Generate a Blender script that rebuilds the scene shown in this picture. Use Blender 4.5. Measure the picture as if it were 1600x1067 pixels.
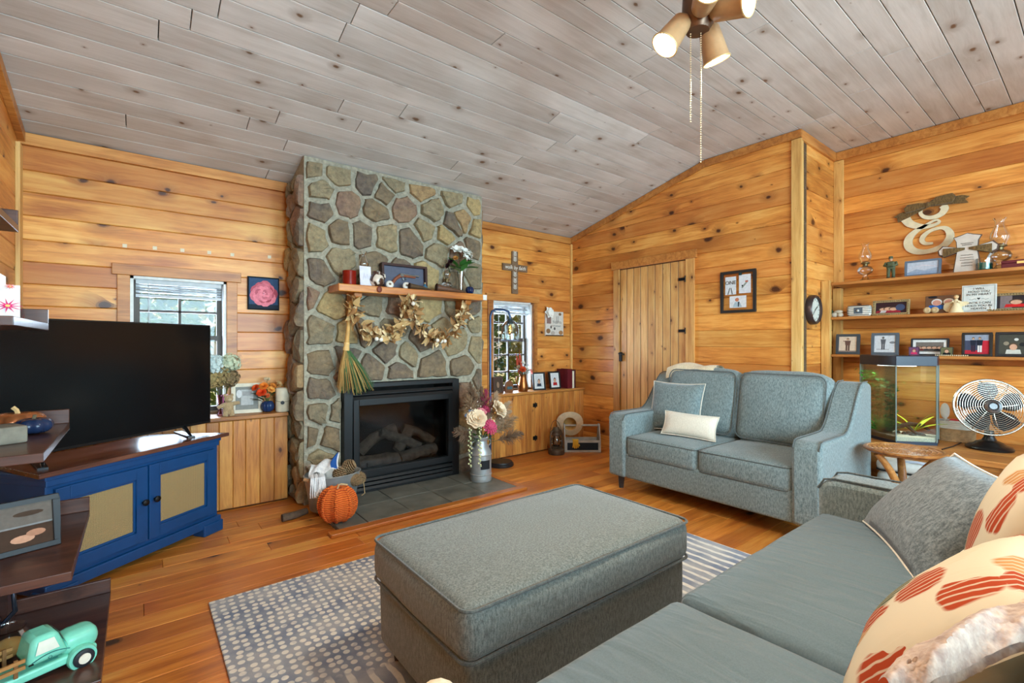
import bpy, bmesh, math, random
from mathutils import Vector, Matrix, Euler, noise
for o in list(bpy.data.objects): bpy.data.objects.remove(o)
S = bpy.context.scene; C = S.collection
R = math.radians; PI = math.pi
# ------------------------------------------------------------------ camera
F, CH, HY, YAW = 740.0, 1.2, 536.0, math.atan(585/740)
sY, cY = math.sin(YAW), math.cos(YAW)
cam = bpy.data.cameras.new('camera'); camo = bpy.data.objects.new('camera', cam); C.objects.link(camo)
cam.sensor_width = 36; cam.lens = 36*F/1600; cam.shift_y = 2.5/1600; cam.clip_start = .05
camo.location = (0, 0, CH); camo.rotation_euler = (R(90), 0, -YAW); S.camera = camo
# ------------------------------------------------------------------ world, sun, daylight
def srgb(r, g, b):
    f = lambda c: c/12.92 if c <= .04045 else ((c+.055)/1.055)**2.4
    return (f(r/255), f(g/255), f(b/255), 1)
W = bpy.data.worlds.new('sky'); S.world = W; W.use_nodes = True
wn = W.node_tree.nodes; sk = wn.new('ShaderNodeTexSky'); sk.sky_type = 'NISHITA'; sk.sun_disc = False
sk.sun_elevation = R(38); sk.sun_rotation = R(100)
W.node_tree.links.new(sk.outputs[0], wn['Background'].inputs[0]); wn['Background'].inputs[1].default_value = .12
def light(name, kind, loc, energy, col, rot=(0, 0, 0), **k):
    d = bpy.data.lights.new(name, kind); d.energy = energy; d.color = col
    for a, b in k.items(): setattr(d, a, b)
    o = bpy.data.objects.new(name, d); C.objects.link(o); o.location = loc; o.rotation_euler = rot
    return o
light('sun', 'SUN', (8, -2, 8), 8.0, (1, .93, .82), (R(52), 0, R(98)), angle=R(1))
# daylight: the two small windows of the fireplace wall
light('window_daylight', 'AREA', (.24, 4.36, 1.15), 24, (.62, .80, 1), (R(-90), 0, 0), shape='RECTANGLE', size=.6, size_y=1.0)
light('window_daylight', 'AREA', (3.28, 4.36, 1.15), 28, (.62, .80, 1), (R(-90), 0, 0), shape='RECTANGLE', size=.6, size_y=1.0)
for wx, we in ((.55, 125), (2.2, 92), (3.85, 34)):
    light('rear_fill_light', 'AREA', (wx, -2.3, 1.45), we, (.56, .85, 1), (R(70), 0, 0), shape='RECTANGLE', size=1.25, size_y=1.5)  # added fill, shining in through invented openings of the unseen rear wall
vs = S.view_settings; vs.view_transform = 'Standard'; vs.look = 'None'; vs.gamma = 1; vs.use_curve_mapping = False; vs.exposure = 0.74
# ------------------------------------------------------------------ helpers
def P(u, v, X=None, Y=None, Z=None):
    r = (u-800)/F; d = Vector((sY+cY*r, cY-sY*r, (HY-v)/F))
    t = X/d.x if X is not None else Y/d.y if Y is not None else (Z-CH)/d.z
    return Vector((0, 0, CH)) + d*t
class M:
    def __init__(s): s.v = []; s.f = []; s.c = []; s.T = Matrix.Identity(4); s.col = None
    def at(s, loc=(0, 0, 0), rot=(0, 0, 0), sc=(1, 1, 1)):
        s.T = Matrix.LocRotScale(Vector(loc), Euler(rot), Vector(sc)); return s
    def add(s, vs, fs):
        n = len(s.v); s.v += [tuple(s.T @ Vector(p)) for p in vs]
        for f in fs: s.f.append([n+i for i in f]); s.c.append(s.col)
        return s
    def box(s, x0, x1, y0, y1, z0, z1):
        return s.add([(x, y, z) for z in (z0, z1) for y in (y0, y1) for x in (x0, x1)],
                     [(0, 2, 3, 1), (4, 5, 7, 6), (0, 1, 5, 4), (2, 6, 7, 3), (0, 4, 6, 2), (1, 3, 7, 5)])
    def cbox(s, c, d): return s.box(c[0]-d[0]/2, c[0]+d[0]/2, c[1]-d[1]/2, c[1]+d[1]/2, c[2]-d[2]/2, c[2]+d[2]/2)
    def lathe(s, prof, n=20, cap=True, sx=1, sy=1):
        vs = [(r*sx*math.cos(2*PI*i/n), r*sy*math.sin(2*PI*i/n), z) for r, z in prof for i in range(n)]
        fs = [(j*n+i, j*n+(i+1) % n, (j+1)*n+(i+1) % n, (j+1)*n+i) for j in range(len(prof)-1) for i in range(n)]
        if cap: fs += [tuple(range(n))[::-1], tuple(range((len(prof)-1)*n, len(prof)*n))]
        return s.add(vs, fs)
    def cyl(s, a, b, r0, r1=None, n=12): return s.tube([a, b], [r0, r0 if r1 is None else r1], n)
    def tube(s, pts, r, n=8, closed=False):
        pts = [Vector(p) for p in pts]; k = len(pts); rr = r if isinstance(r, (list, tuple)) else [r]*k
        vs = []; up = None
        for i, p in enumerate(pts):
            a = pts[(i-1) % k] if (closed or i) else p; b = pts[(i+1) % k] if (closed or i < k-1) else p
            d = (b-a).normalized()
            if up is None: up = d.orthogonal().normalized()
            up = (up - d*up.dot(d)); up = up.normalized() if up.length > 1e-6 else d.orthogonal().normalized()
            w = d.cross(up)
            vs += [tuple(p+(up*math.cos(2*PI*j/n)+w*math.sin(2*PI*j/n))*rr[i]) for j in range(n)]
        m = k if closed else k-1
        fs = [(i*n+j, i*n+(j+1) % n, ((i+1) % k)*n+(j+1) % n, ((i+1) % k)*n+j) for i in range(m) for j in range(n)]
        if not closed: fs += [tuple(range(n))[::-1], tuple(range((k-1)*n, k*n))]
        return s.add(vs, fs)
    def prism(s, pts, z0, z1):
        n = len(pts)
        return s.add([(x, y, z0) for x, y in pts]+[(x, y, z1) for x, y in pts],
                     [tuple(range(n))[::-1], tuple(range(n, 2*n))]+[(i, (i+1) % n, n+(i+1) % n, n+i) for i in range(n)])
    def ball(s, c, r, n=12, m=8):
        r = r if isinstance(r, (tuple, list)) else (r, r, r)
        vs = [(c[0], c[1], c[2]-r[2])]+[(c[0]+r[0]*math.sin(PI*j/m)*math.cos(2*PI*i/n), c[1]+r[1]*math.sin(PI*j/m)*math.sin(2*PI*i/n), c[2]-r[2]*math.cos(PI*j/m)) for j in range(1, m) for i in range(n)]+[(c[0], c[1], c[2]+r[2])]
        fs = [(0, 1+(i+1) % n, 1+i) for i in range(n)]
        fs += [(1+j*n+i, 1+j*n+(i+1) % n, 1+(j+1)*n+(i+1) % n, 1+(j+1)*n+i) for j in range(m-2) for i in range(n)]
        L = len(vs)-1; fs += [(L, 1+(m-2)*n+i, 1+(m-2)*n+(i+1) % n) for i in range(n)]
        return s.add(vs, fs)
    def grid(s, fn, nu, nv):
        return s.add([fn(i/nu, j/nv) for j in range(nv+1) for i in range(nu+1)],
                     [(j*(nu+1)+i, j*(nu+1)+i+1, (j+1)*(nu+1)+i+1, (j+1)*(nu+1)+i) for j in range(nv) for i in range(nu)])
    def pumpkin(s, r, h, ribs=8, z0=0, depth=.12, n=48, m=12, twist=0):
        def fn(u, v):
            a = 2*PI*u; b = PI*(v-.5); k = 1-depth*abs(math.cos(ribs*a/2+twist*v))**.6*1
            k = 1-depth*(1-abs(math.sin(ribs*a/2)))
            rr = r*math.cos(b)**.75*k if abs(b) < PI/2-1e-4 else 0
            return (rr*math.cos(a), rr*math.sin(a), z0+h/2+h/2*math.sin(b)*(1-.18*math.exp(-(rr/r/.35)**2)))
        return s.grid(fn, n, m)
    def soft(s, sx, sy, sz, r, m=6, puff=(0, 0, 0), wob=0, seed=0, k=3):
        h = (sx/2, sy/2, sz/2); ax = []
        for q in h:
            rr = min(r, q*.98); e = [q-rr*(1-math.sin(PI/2*(1-i/k)))-0 for i in range(k)]
            e = [q-rr+rr*math.sin(PI/2*(1-i/k)) for i in range(k)]
            inn = [(-1+2*i/m)*(q-rr) for i in range(m+1)]
            ax.append([-a for a in e]+inn+e[::-1])
        n = len(ax[0]); vid = {}; vs = []; fs = []
        def V(i, j, l):
            key = (i, j, l)
            if key not in vid:
                q = (ax[0][i], ax[1][j], ax[2][l]); inner = []; rr = min(r, min(h)*.98)
                for a in range(3): inner.append(max(-(h[a]-rr), min(h[a]-rr, q[a])))
                # cube-surface point -> rounded
                d = Vector([q[a]-inner[a] for a in range(3)])
                if d.length > 1e-9: d = d.normalized()*rr
                p = Vector(inner)+d; f = [1-abs(q[a]/h[a])**2.5 for a in range(3)]
                o = Vector((math.copysign(puff[0]*f[1]*f[2], q[0]) if abs(q[0]) > h[0]-rr*.5 else 0,
                            math.copysign(puff[1]*f[0]*f[2], q[1]) if abs(q[1]) > h[1]-rr*.5 else 0,
                            math.copysign(puff[2]*f[0]*f[1], q[2]) if abs(q[2]) > h[2]-rr*.5 else 0))
                p += o
                if wob: p += noise.noise_vector(p*4+Vector((seed*7.3, seed, 0)))*wob
                vid[key] = len(vs); vs.append((p.x, p.y, p.z+h[2]))
            return vid[key]
        N = n-1
        for a in range(N):
            for b in range(N):
                fs += [(V(a, b, 0), V(a, b+1, 0), V(a+1, b+1, 0), V(a+1, b, 0)), (V(a, b, N), V(a+1, b, N), V(a+1, b+1, N), V(a, b+1, N)),
                       (V(a, 0, b), V(a+1, 0, b), V(a+1, 0, b+1), V(a, 0, b+1)), (V(a, N, b), V(a, N, b+1), V(a+1, N, b+1), V(a+1, N, b)),
                       (V(0, a, b), V(0, a, b+1), V(0, a+1, b+1), V(0, a+1, b)), (V(N, a, b), V(N, a+1, b), V(N, a+1, b+1), V(N, a, b+1))]
        return s.add(vs, fs)
    def pillow(s, w, h, t, n=14, pinch=.07, wob=.006, seed=0):
        def side(sg):
            def fn(u, v):
                a, b = 2*u-1, 2*v-1
                x = a*w/2*(1-pinch*(1-b*b)); y = b*h/2*(1-pinch*(1-a*a))
                z = sg*t/2*max(0, (1-a**4)*(1-b**4))**.5*(.55+.45*(1-a*a*.6)*(1-b*b*.6))
                if abs(a) < .99 and abs(b) < .99: z += noise.noise(Vector((x*7+seed, y*7, sg*3)))*wob*sg
                return (x, z*-1, y+h/2)
            return fn
        s.grid(side(1), n, n); m = len(s.f); s.grid(side(-1), n, n)
        for i in range(m, len(s.f)): s.f[i] = s.f[i][::-1]
        return s
def obj(name, m, mat, par=None, loc=(0, 0, 0), rot=(0, 0, 0), smooth=None, bev=None, kind=None, weld=True):
    me = bpy.data.meshes.new(name); me.from_pydata(m.v, [], m.f)
    for a in (mat if isinstance(mat, (list, tuple)) else [mat]): me.materials.append(a)
    if any(c is not None for c in m.c):
        at = me.color_attributes.new('Col', 'FLOAT_COLOR', 'CORNER'); i = 0
        for p, c in zip(me.polygons, m.c):
            for l in p.loop_indices: at.data[l].color = c or (1, 1, 1, 1)
    b = bmesh.new(); b.from_mesh(me)
    if weld: bmesh.ops.remove_doubles(b, verts=b.verts, dist=1e-5)
    bmesh.ops.recalc_face_normals(b, faces=b.faces); b.to_mesh(me); b.free()
    if smooth is not None:
        me.polygons.foreach_set('use_smooth', [True]*len(me.polygons)); me.set_sharp_from_angle(angle=R(smooth))
    o = bpy.data.objects.new(name, me); C.objects.link(o); o.parent = par; o.location = loc; o.rotation_euler = rot
    if bev:
        q = o.modifiers.new('bevel', 'BEVEL'); q.width = bev; q.segments = 2; q.limit_method = 'ANGLE'; q.angle_limit = R(40)
    if kind: o['kind'] = kind
    return o
def tag(o, label, cat, group=None):
    o['label'] = label; o['category'] = cat
    if group: o['group'] = group
    return o
def thing(name, label, cat, loc=(0, 0, 0), rz=0, group=None, rot=None):
    o = bpy.data.objects.new(name, None); C.objects.link(o); o.empty_display_size = .05
    o.location = loc; o.rotation_euler = rot or (0, 0, rz); return tag(o, label, cat, group)
def text(par, s, size, loc, rot, mat, ext=.0006, name='lettering', al='CENTER', shear=0):
    cu = bpy.data.curves.new('t', 'FONT'); cu.body = s; cu.size = size; cu.align_x = al; cu.align_y = 'CENTER'; cu.extrude = ext; cu.shear = shear; cu.resolution_u = 3
    t = bpy.data.objects.new('t', cu); C.objects.link(t); bpy.context.view_layer.update()
    me = bpy.data.meshes.new_from_object(t.evaluated_get(bpy.context.evaluated_depsgraph_get())); me.materials.clear(); me.materials.append(mat)
    bpy.data.objects.remove(t); o = bpy.data.objects.new(name, me); C.objects.link(o); o.parent = par; o.location = loc; o.rotation_euler = rot
    return o
FR = (R(90), 0, 0)      # text/board plane standing up, facing -y
# ------------------------------------------------------------------ materials
MT = {}
def nt(name, rough=.6, metal=0, spec=.5):
    m = bpy.data.materials.new(name); m.use_nodes = True; t = m.node_tree; b = t.nodes['Principled BSDF']
    b.inputs['Roughness'].default_value = rough; b.inputs['Metallic'].default_value = metal; b.inputs['Specular IOR Level'].default_value = spec
    MT[name] = m; return m, t, b
def N(t, ty, **k):
    n = t.nodes.new('ShaderNode'+ty)
    for a, b in k.items():
        if a.startswith('i_'): n.inputs[int(a[2:]) if a[2:].isdigit() else a[2:].replace('_', ' ')].default_value = b
        else: setattr(n, a, b)
    return n
def ramp(t, fac, stops):
    n = N(t, 'ValToRGB'); e = n.color_ramp.elements
    while len(e) < len(stops): e.new(.5)
    for q, (p, c) in zip(e, stops): q.position = p; q.color = c
    t.links.new(fac, n.inputs[0]); return n.outputs[0]
def mix(t, f, a, b, mode='MIX'):
    n = N(t, 'Mix', data_type='RGBA', blend_type=mode)
    for s, q in ((n.inputs[0], f), (n.inputs[6], a), (n.inputs[7], b)):
        if isinstance(q, (int, float, tuple)): s.default_value = q
        else: t.links.new(q, s)
    return n.outputs[2]
def math_(t, op, a, b=None, c=None):
    n = N(t, 'Math', operation=op)
    for i, q in enumerate((a, b, c)):
        if q is None: continue
        if isinstance(q, (int, float)): n.inputs[i].default_value = q
        else: t.links.new(q, n.inputs[i])
    return n.outputs[0]
def coords(t, sc, rnd=True, src='Object'):
    tc = N(t, 'TexCoord').outputs[src]
    if rnd:
        oi = N(t, 'ObjectInfo').outputs['Random']; a = N(t, 'VectorMath', operation='MULTIPLY_ADD')
        cb = N(t, 'CombineXYZ')
        t.links.new(math_(t, 'MULTIPLY', oi, 91.7), cb.inputs[0]); t.links.new(math_(t, 'MULTIPLY', oi, 53.1), cb.inputs[1])
        a.inputs[1].default_value = (1, 1, 1); t.links.new(tc, a.inputs[0]); t.links.new(cb.outputs[0], a.inputs[2]); tc = a.outputs[0]
    mp = N(t, 'Mapping'); mp.inputs['Scale'].default_value = sc; t.links.new(tc, mp.inputs[0]); return mp.outputs[0]
def bump(t, b, h, st, dist=.01):
    n = N(t, 'Bump'); n.inputs['Strength'].default_value = st; n.inputs['Distance'].default_value = dist
    t.links.new(h, n.inputs['Height']); t.links.new(n.outputs[0], b.inputs['Normal'])
def noise_(t, vec, scale, detail=4, rough=.55, dist=0):
    n = N(t, 'TexNoise'); n.inputs['Scale'].default_value = scale; n.inputs['Detail'].default_value = detail
    n.inputs['Roughness'].default_value = rough; n.inputs['Distortion'].default_value = dist; t.links.new(vec, n.inputs['Vector']); return n.outputs[0]
def wood(name, light_, mid, dark, knot, rough=.38, kd=3.0, kr=.055, axis='X', vary=.35, red=None, grain=1.0):
    """boards lie along local x (or y/z): fine grain along the board, knots, tone per board"""
    m, t, b = nt(name, rough)
    sc = {'X': (1, 1, 1), 'Z': (1, 1, 1)}[axis]
    v = coords(t, sc)
    if axis == 'Z':
        sp = N(t, 'SeparateXYZ'); cb = N(t, 'CombineXYZ'); t.links.new(v, sp.inputs[0])
        t.links.new(sp.outputs[2], cb.inputs[0]); t.links.new(math_(t, 'ADD', sp.outputs[0], sp.outputs[1]), cb.inputs[1]); v = cb.outputs[0]
    st = N(t, 'Mapping'); st.inputs['Scale'].default_value = (1.2, 16, 16); t.links.new(v, st.inputs[0])
    vo = N(t, 'TexVoronoi', voronoi_dimensions='2D'); vo.inputs['Scale'].default_value = kd
    dm = N(t, 'Mapping'); dm.inputs['Scale'].default_value = (.8, 1.15, 1); t.links.new(v, dm.inputs[0])
    wv = N(t, 'VectorMath', operation='MULTIPLY_ADD'); nz = N(t, 'TexNoise'); nz.inputs['Scale'].default_value = 14; t.links.new(v, nz.inputs['Vector'])
    t.links.new(nz.outputs[1], wv.inputs[0]); wv.inputs[1].default_value = (.03, .03, 0); t.links.new(dm.outputs[0], wv.inputs[2])
    t.links.new(wv.outputs[0], vo.inputs['Vector'])
    sepc = N(t, 'SeparateColor'); t.links.new(vo.outputs['Color'], sepc.inputs[0])
    rad = math_(t, 'MULTIPLY_ADD', math_(t, 'POWER', sepc.outputs[0], 1.6), kr*1.25, kr*.12)
    d = math_(t, 'DIVIDE', vo.outputs['Distance'], rad)
    near = math_(t, 'DIVIDE', 1.0, math_(t, 'ADD', math_(t, 'MULTIPLY', d, d), 1.0))
    ad = N(t, 'VectorMath', operation='ADD'); cb2 = N(t, 'CombineXYZ'); t.links.new(math_(t, 'MULTIPLY', near, 1.6), cb2.inputs[1])
    t.links.new(st.outputs[0], ad.inputs[0]); t.links.new(cb2.outputs[0], ad.inputs[1])
    g1 = noise_(t, ad.outputs[0], 1.6, 5, .62, .6); g2 = noise_(t, ad.outputs[0], 9, 3, .6)
    big = noise_(t, v, 1.7, 2, .5, .4)
    g = math_(t, 'MULTIPLY_ADD', math_(t, 'SUBTRACT', g2, .5), .35*grain, math_(t, 'MULTIPLY_ADD', math_(t, 'SUBTRACT', big, .5), .8, math_(t, 'MULTIPLY_ADD', math_(t, 'SUBTRACT', g1, .5), grain, .5)))
    col = ramp(t, g, [(.22, dark), (.5, mid), (.78, light_)])
    oi = N(t, 'ObjectInfo').outputs['Random']
    if red: col = mix(t, math_(t, 'MULTIPLY', math_(t, 'POWER', oi, 2.0), .6), col, red)
    val = math_(t, 'MULTIPLY_ADD', math_(t, 'FRACT', math_(t, 'MULTIPLY', oi, 17.3)), vary, 1-vary*.55)
    hs = N(t, 'HueSaturation'); t.links.new(val, hs.inputs['Value']); t.links.new(col, hs.inputs['Color'])
    halo = ramp(t, d, [(.0, (1, 1, 1, 1)), (.6, (.96, .96, .96, 1)), (.72, (.45, .45, .45, 1)), (.86, (.55, .55, .55, 1)), (1.0, (0, 0, 0, 1))])
    hl2 = N(t, 'MapRange'); t.links.new(d, hl2.inputs[0]); hl2.inputs[1].default_value = 1.0; hl2.inputs[2].default_value = 3.4; hl2.inputs[3].default_value = .55; hl2.inputs[4].default_value = 0
    c2 = mix(t, hl2.outputs[0], hs.outputs[0], mix(t, .5, dark, knot))
    c3 = mix(t, halo, c2, knot)
    t.links.new(c3, b.inputs['Base Color']); bump(t, b, g, .12, .004); return m
def plain(name, col, rough=.6, metal=0, var=.12, sc=20, bm=0, spec=.5, rnd=False):
    m, t, b = nt(name, rough, metal, spec); v = coords(t, (1, 1, 1), rnd); n = noise_(t, v, sc)
    k = lambda f: tuple(min(1, c*f) for c in col[:3])+(1,)
    t.links.new(ramp(t, n, [(.3, k(1-var)), (.7, k(1+var))]), b.inputs['Base Color'])
    if bm: bump(t, b, n, bm)
    return m
def fabric(name, c1, c2, sc=260, rough=.95, bm=.25, stain=None):
    m, t, b = nt(name, rough, 0, .2); v = coords(t, (1, 1, 1), False)
    n1 = noise_(t, v, sc, 2, .7); n2 = noise_(t, v, 5, 3); vm = N(t, 'Mapping'); vm.inputs['Scale'].default_value = (1, 1, .35); t.links.new(v, vm.inputs[0])
    n3 = noise_(t, vm.outputs[0], sc*.6, 1)
    f = math_(t, 'MULTIPLY_ADD', n3, .5, math_(t, 'MULTIPLY', n1, .5))
    c = ramp(t, f, [(.36, c1), (.64, c2)])
    c = mix(t, math_(t, 'MULTIPLY', math_(t, 'SUBTRACT', n2, .3), .5), c, stain or c1)
    t.links.new(c, b.inputs['Base Color']); bump(t, b, f, bm, .004)
    b.inputs['Sheen Weight'].default_value = .25; return m
def glass(name, col=(1, 1, 1, 1), rough=.02, tint=.12, ior=1.45):
    """thin glass: mostly see-through with fresnel gloss"""
    m, t, b = nt(name); t.nodes.remove(b); o = t.nodes['Material Output']
    tr = N(t, 'BsdfTransparent'); tr.inputs[0].default_value = tuple(1-(1-c)*1 for c in col[:3])+(1,)
    gl = N(t, 'BsdfGlossy'); gl.inputs['Roughness'].default_value = rough; fr = N(t, 'Fresnel'); fr.inputs[0].default_value = ior
    ms = N(t, 'MixShader'); t.links.new(math_(t, 'MULTIPLY_ADD', fr.outputs[0], .8, tint), ms.inputs[0])
    t.links.new(tr.outputs[0], ms.inputs[1]); t.links.new(gl.outputs[0], ms.inputs[2]); t.links.new(ms.outputs[0], o.inputs[0]); return m
def emit(name, col, st):
    m, t, b = nt(name); b.inputs['Emission Color'].default_value = col; b.inputs['Emission Strength'].default_value = st; b.inputs['Base Color'].default_value = col; return m
def printed(name, rough=.45):
    m, t, b = nt(name, .8, 0, .2); a = N(t, 'VertexColor', layer_name='Col'); n = noise_(t, coords(t, (1, 1, 1), False), 60, 3)
    t.links.new(mix(t, 1.0, a.outputs[0], ramp(t, n, [(.3, (.8, .8, .8, 1)), (.7, (1, 1, 1, 1))]), 'MULTIPLY'), b.inputs['Base Color']); return m
wallwood = wood('pine_wall', srgb(246, 188, 104), srgb(226, 152, 70), srgb(182, 104, 42), srgb(74, 36, 18), .38, 3.0, .088, vary=.3, red=srgb(176, 90, 38))
trimwood = wood('pine_trim', srgb(216, 154, 84), srgb(192, 124, 58), srgb(152, 88, 40), srgb(90, 44, 22), .4, 2.0, .03, vary=.15)
stripwood = wood('pine_strip', srgb(240, 200, 132), srgb(226, 178, 104), srgb(196, 140, 74), srgb(120, 70, 36), .45, 5, .03, axis='Z', vary=.1)
vertwood = wood('pine_upright', srgb(226, 166, 84), srgb(200, 132, 62), srgb(160, 92, 42), srgb(84, 42, 20), .4, 4.2, .05, axis='Z', vary=.25)
doorwood = wood('pine_door', srgb(232, 186, 116), srgb(212, 156, 88), srgb(178, 116, 62), srgb(84, 42, 20), .45, 4, .04, axis='Z', vary=.18)
ceilwood = wood('whitewashed_pine', srgb(222, 217, 212), srgb(202, 196, 190), srgb(174, 164, 154), srgb(112, 82, 58), .55, 3.2, .05, vary=.16, grain=.55)
floorwood = wood('floor_pine', srgb(232, 164, 80), srgb(214, 132, 52), srgb(164, 88, 32), srgb(56, 30, 18), .34, 1.6, .045, vary=.28, red=srgb(158, 80, 34))
shelfwood = wood('shelf_pine', srgb(206, 146, 76), srgb(180, 116, 54), srgb(140, 84, 38), srgb(80, 40, 20), .45, 3, .03, vary=.15)
mantelwood = wood('mantel_wood', srgb(210, 144, 66), srgb(182, 108, 42), srgb(136, 72, 26), srgb(70, 32, 14), .35, 3, .05, vary=.1)
darkwood = wood('espresso_wood', srgb(92, 58, 46), srgb(66, 40, 34), srgb(40, 24, 22), srgb(20, 12, 10), .3, 2, .02, vary=.1)
reddark = wood('walnut_top', srgb(128, 84, 66), srgb(98, 60, 48), srgb(64, 38, 32), srgb(30, 18, 14), .22, 2, .02, vary=.1)
tablewood = wood('carved_wood', srgb(190, 132, 70), srgb(160, 104, 50), srgb(112, 66, 32), srgb(60, 30, 14), .35, 2, .02, vary=.1)
wood('pine_door_board', srgb(232, 186, 116), srgb(212, 156, 88), srgb(178, 116, 62), srgb(84, 42, 20), .45, 4, .04, vary=.18)
PRINT = printed('print')
# ================================================================== the room
WA, WB, WR, WC, WL, WQ = 4.135, 4.195, 1.56, 4.97, -.573, -2.06      # fireplace wall, door wall, closet return, alcove, left, rear
ZA, ZF, YC, YC2 = 2.494, 2.925, 2.37, -.30                           # low ceiling height, flat ceiling height, creases
rng = random.Random(7)
def clip(poly, n, d):
    out = []
    for i, p in enumerate(poly):
        q = poly[(i+1) % len(poly)]; a = n[0]*p[0]+n[1]*p[1]-d; b = n[0]*q[0]+n[1]*q[1]-d
        if a <= 0: out.append(p)
        if (a < 0 < b) or (b < 0 < a): k = a/(a-b); out.append((p[0]+(q[0]-p[0])*k, p[1]+(q[1]-p[1])*k))
    return out
def area(p): return sum(p[i][0]*p[(i+1) % len(p)][1]-p[(i+1) % len(p)][0]*p[i][1] for i in range(len(p)))/2
def inset(poly, e):
    n = len(poly); out = []
    for i in range(n):
        a, b, c = Vector(poly[i-1]), Vector(poly[i]), Vector(poly[(i+1) % n]); d1 = (b-a).normalized(); d2 = (c-b).normalized()
        n1 = Vector((-d1.y, d1.x)); n2 = Vector((-d2.y, d2.x)); k = n1+n2; L = k.length_squared
        out.append(tuple(b+k*(2*e/L if L > .2 else e)))
    return out
def frame_matrix(O, U, V):
    U, V = Vector(U).normalized(), Vector(V).normalized(); Nn = U.cross(V)
    m = Matrix((U, V, Nn)).transposed().to_4x4(); m.translation = Vector(O); return m
def slab(poly, th, ch, groove=None):
    """one board: back, sides, chamfer, front; optional bead groove along x at y = groove"""
    m = M(); n = len(poly); fr = inset(poly, ch)
    m.add([(x, y, 0) for x, y in poly]+[(x, y, th-ch) for x, y in poly]+[(x, y, th) for x, y in fr],
          [tuple(range(n))[::-1], tuple(range(2*n, 3*n))]+[(i, (i+1) % n, n+(i+1) % n, n+i) for i in range(n)]+[(n+i, n+(i+1) % n, 2*n+(i+1) % n, 2*n+i) for i in range(n)])
    return m
def board(par, O, U, V, poly, th, mat, ch=.003, name='board'):
    if area(poly) < 0: poly = poly[::-1]
    cx = (min(p[0] for p in poly)+max(p[0] for p in poly))/2; cy = (min(p[1] for p in poly)+max(p[1] for p in poly))/2
    fm = frame_matrix(O, U, V); o = obj(name, slab([(x-cx, y-cy) for x, y in poly], th, ch), mat, par)
    mw = fm @ Matrix.Translation((cx, cy, 0)); o.location = mw.translation; o.rotation_euler = mw.to_euler(); return o
def rows(par, O, U, V, s0, s1, t0, t1, h, mat, th=.025, ch=.004, holes=(), cut=None, seg=None, gap=.0012, seed=1, name='board'):
    rg = random.Random(seed); t = t0
    while t < t1-.012:
        hh = h*(1+rg.uniform(-.06, .06)) if seg is None else h; e = min(t+hh, t1)
        if t1-e < .05: e = t1
        cuts = [(s0, s1)]
        for a, b, c, d in holes:
            if e > c+.004 and t < d-.004:
                nc = []
                for p, q in cuts:
                    if b <= p or a >= q: nc.append((p, q)); continue
                    if a-p > .02: nc.append((p, a))
                    if q-b > .02: nc.append((b, q))
                cuts = nc
        for p, q in cuts:
            xs = [p]
            if seg:
                x = p+rg.uniform(.25, 1)*seg
                while x < q-.3: xs.append(x); x += rg.uniform(.7, 1.3)*seg
            xs.append(q)
            for a, b in zip(xs, xs[1:]):
                poly = [(a+gap/2, t+gap/2), (b-gap/2, t+gap/2), (b-gap/2, e-gap/2), (a+gap/2, e-gap/2)]
                for cl in (cut or []): poly = clip(poly, *cl) if poly else poly
                if len(poly) > 2 and abs(area(poly)) > .002: board(par, O, U, V, poly, th, mat, ch, name)
        t = e
gapmat = plain('joint_shadow', srgb(70, 40, 20), .9)
gapgrey = plain('ceiling_joint', srgb(58, 46, 38), .9)
outwall = plain('outer_wall', srgb(120, 96, 70), .9)
BT = .022
def struct(name, m, mat): return obj(name, m, mat, kind='structure')
# ---- floor
fl = struct('floor', M().box(WL-.1, WC+.1, WQ-.1, WA+.1, -.12, -.02), gapmat)
rows(fl, (0, 0, -.02), (1, 0, 0), (0, 1, 0), WL, WC, WQ, WA, .127, floorwood, .02, .0018, seg=2.3, seed=3, holes=[(1.0, 2.45, 3.03, 3.68)], gap=.0016)
# ---- ceiling: slope, flat, slope
slope = math.atan2(ZF-ZA, WA-YC); sl = math.hypot(ZF-ZA, WA-YC); cs, sn = math.cos(slope), math.sin(slope)
cm = M(); TH = .1
for prof in ([(WA+.12, ZA-.12*sn/cs+.03), (YC, ZF+.03), (YC2, ZF+.03), (WQ-.1, ZA+.03)],):
    pts = prof; x0, x1 = WL-.12, WC+.12
    vs = [(x, y, z) for x in (x0, x1) for y, z in pts]+[(x, y, z+TH) for x in (x0, x1) for y, z in pts]; n = 4
    fs = []
    for i in range(3): fs += [(i, i+1, n+i+1, n+i), (8+i, 8+n+i, 8+n+i+1, 8+i+1), (i, 8+i, 8+i+1, i+1), (n+i, n+i+1, 8+n+i+1, 8+n+i)]
    fs += [(0, n, 8+n, 8), (3, 11, 15, 7)]; cm.add(vs, fs)
ce = struct('ceiling', cm, gapgrey)
CB = dict(mat=ceilwood, th=.02, ch=.0018, seg=1.9, gap=.0045)
rows(ce, (0, WA+.02*sn, ZA+.02*cs), (1, 0, 0), (0, -cs, sn), WL, WB, 0, sl, .1397, seed=5, **CB)
rows(ce, (0, YC, ZF+.02), (1, 0, 0), (0, -1, 0), WL, WB, 0, YC-WR, .1397, seed=6, **CB)
rows(ce, (0, WR, ZF+.02), (1, 0, 0), (0, -1, 0), WL, WC, 0, WR-YC2, .1397, seed=8, **CB)
sl2 = math.hypot(ZF-ZA, YC2-WQ); c2, s2 = (YC2-WQ)/sl2, (ZF-ZA)/sl2
rows(ce, (0, YC2+.0*s2, ZF+.02), (1, 0, 0), (0, -c2, -s2), WL, WC, 0, sl2, .1397, seed=9, **CB)
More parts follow.
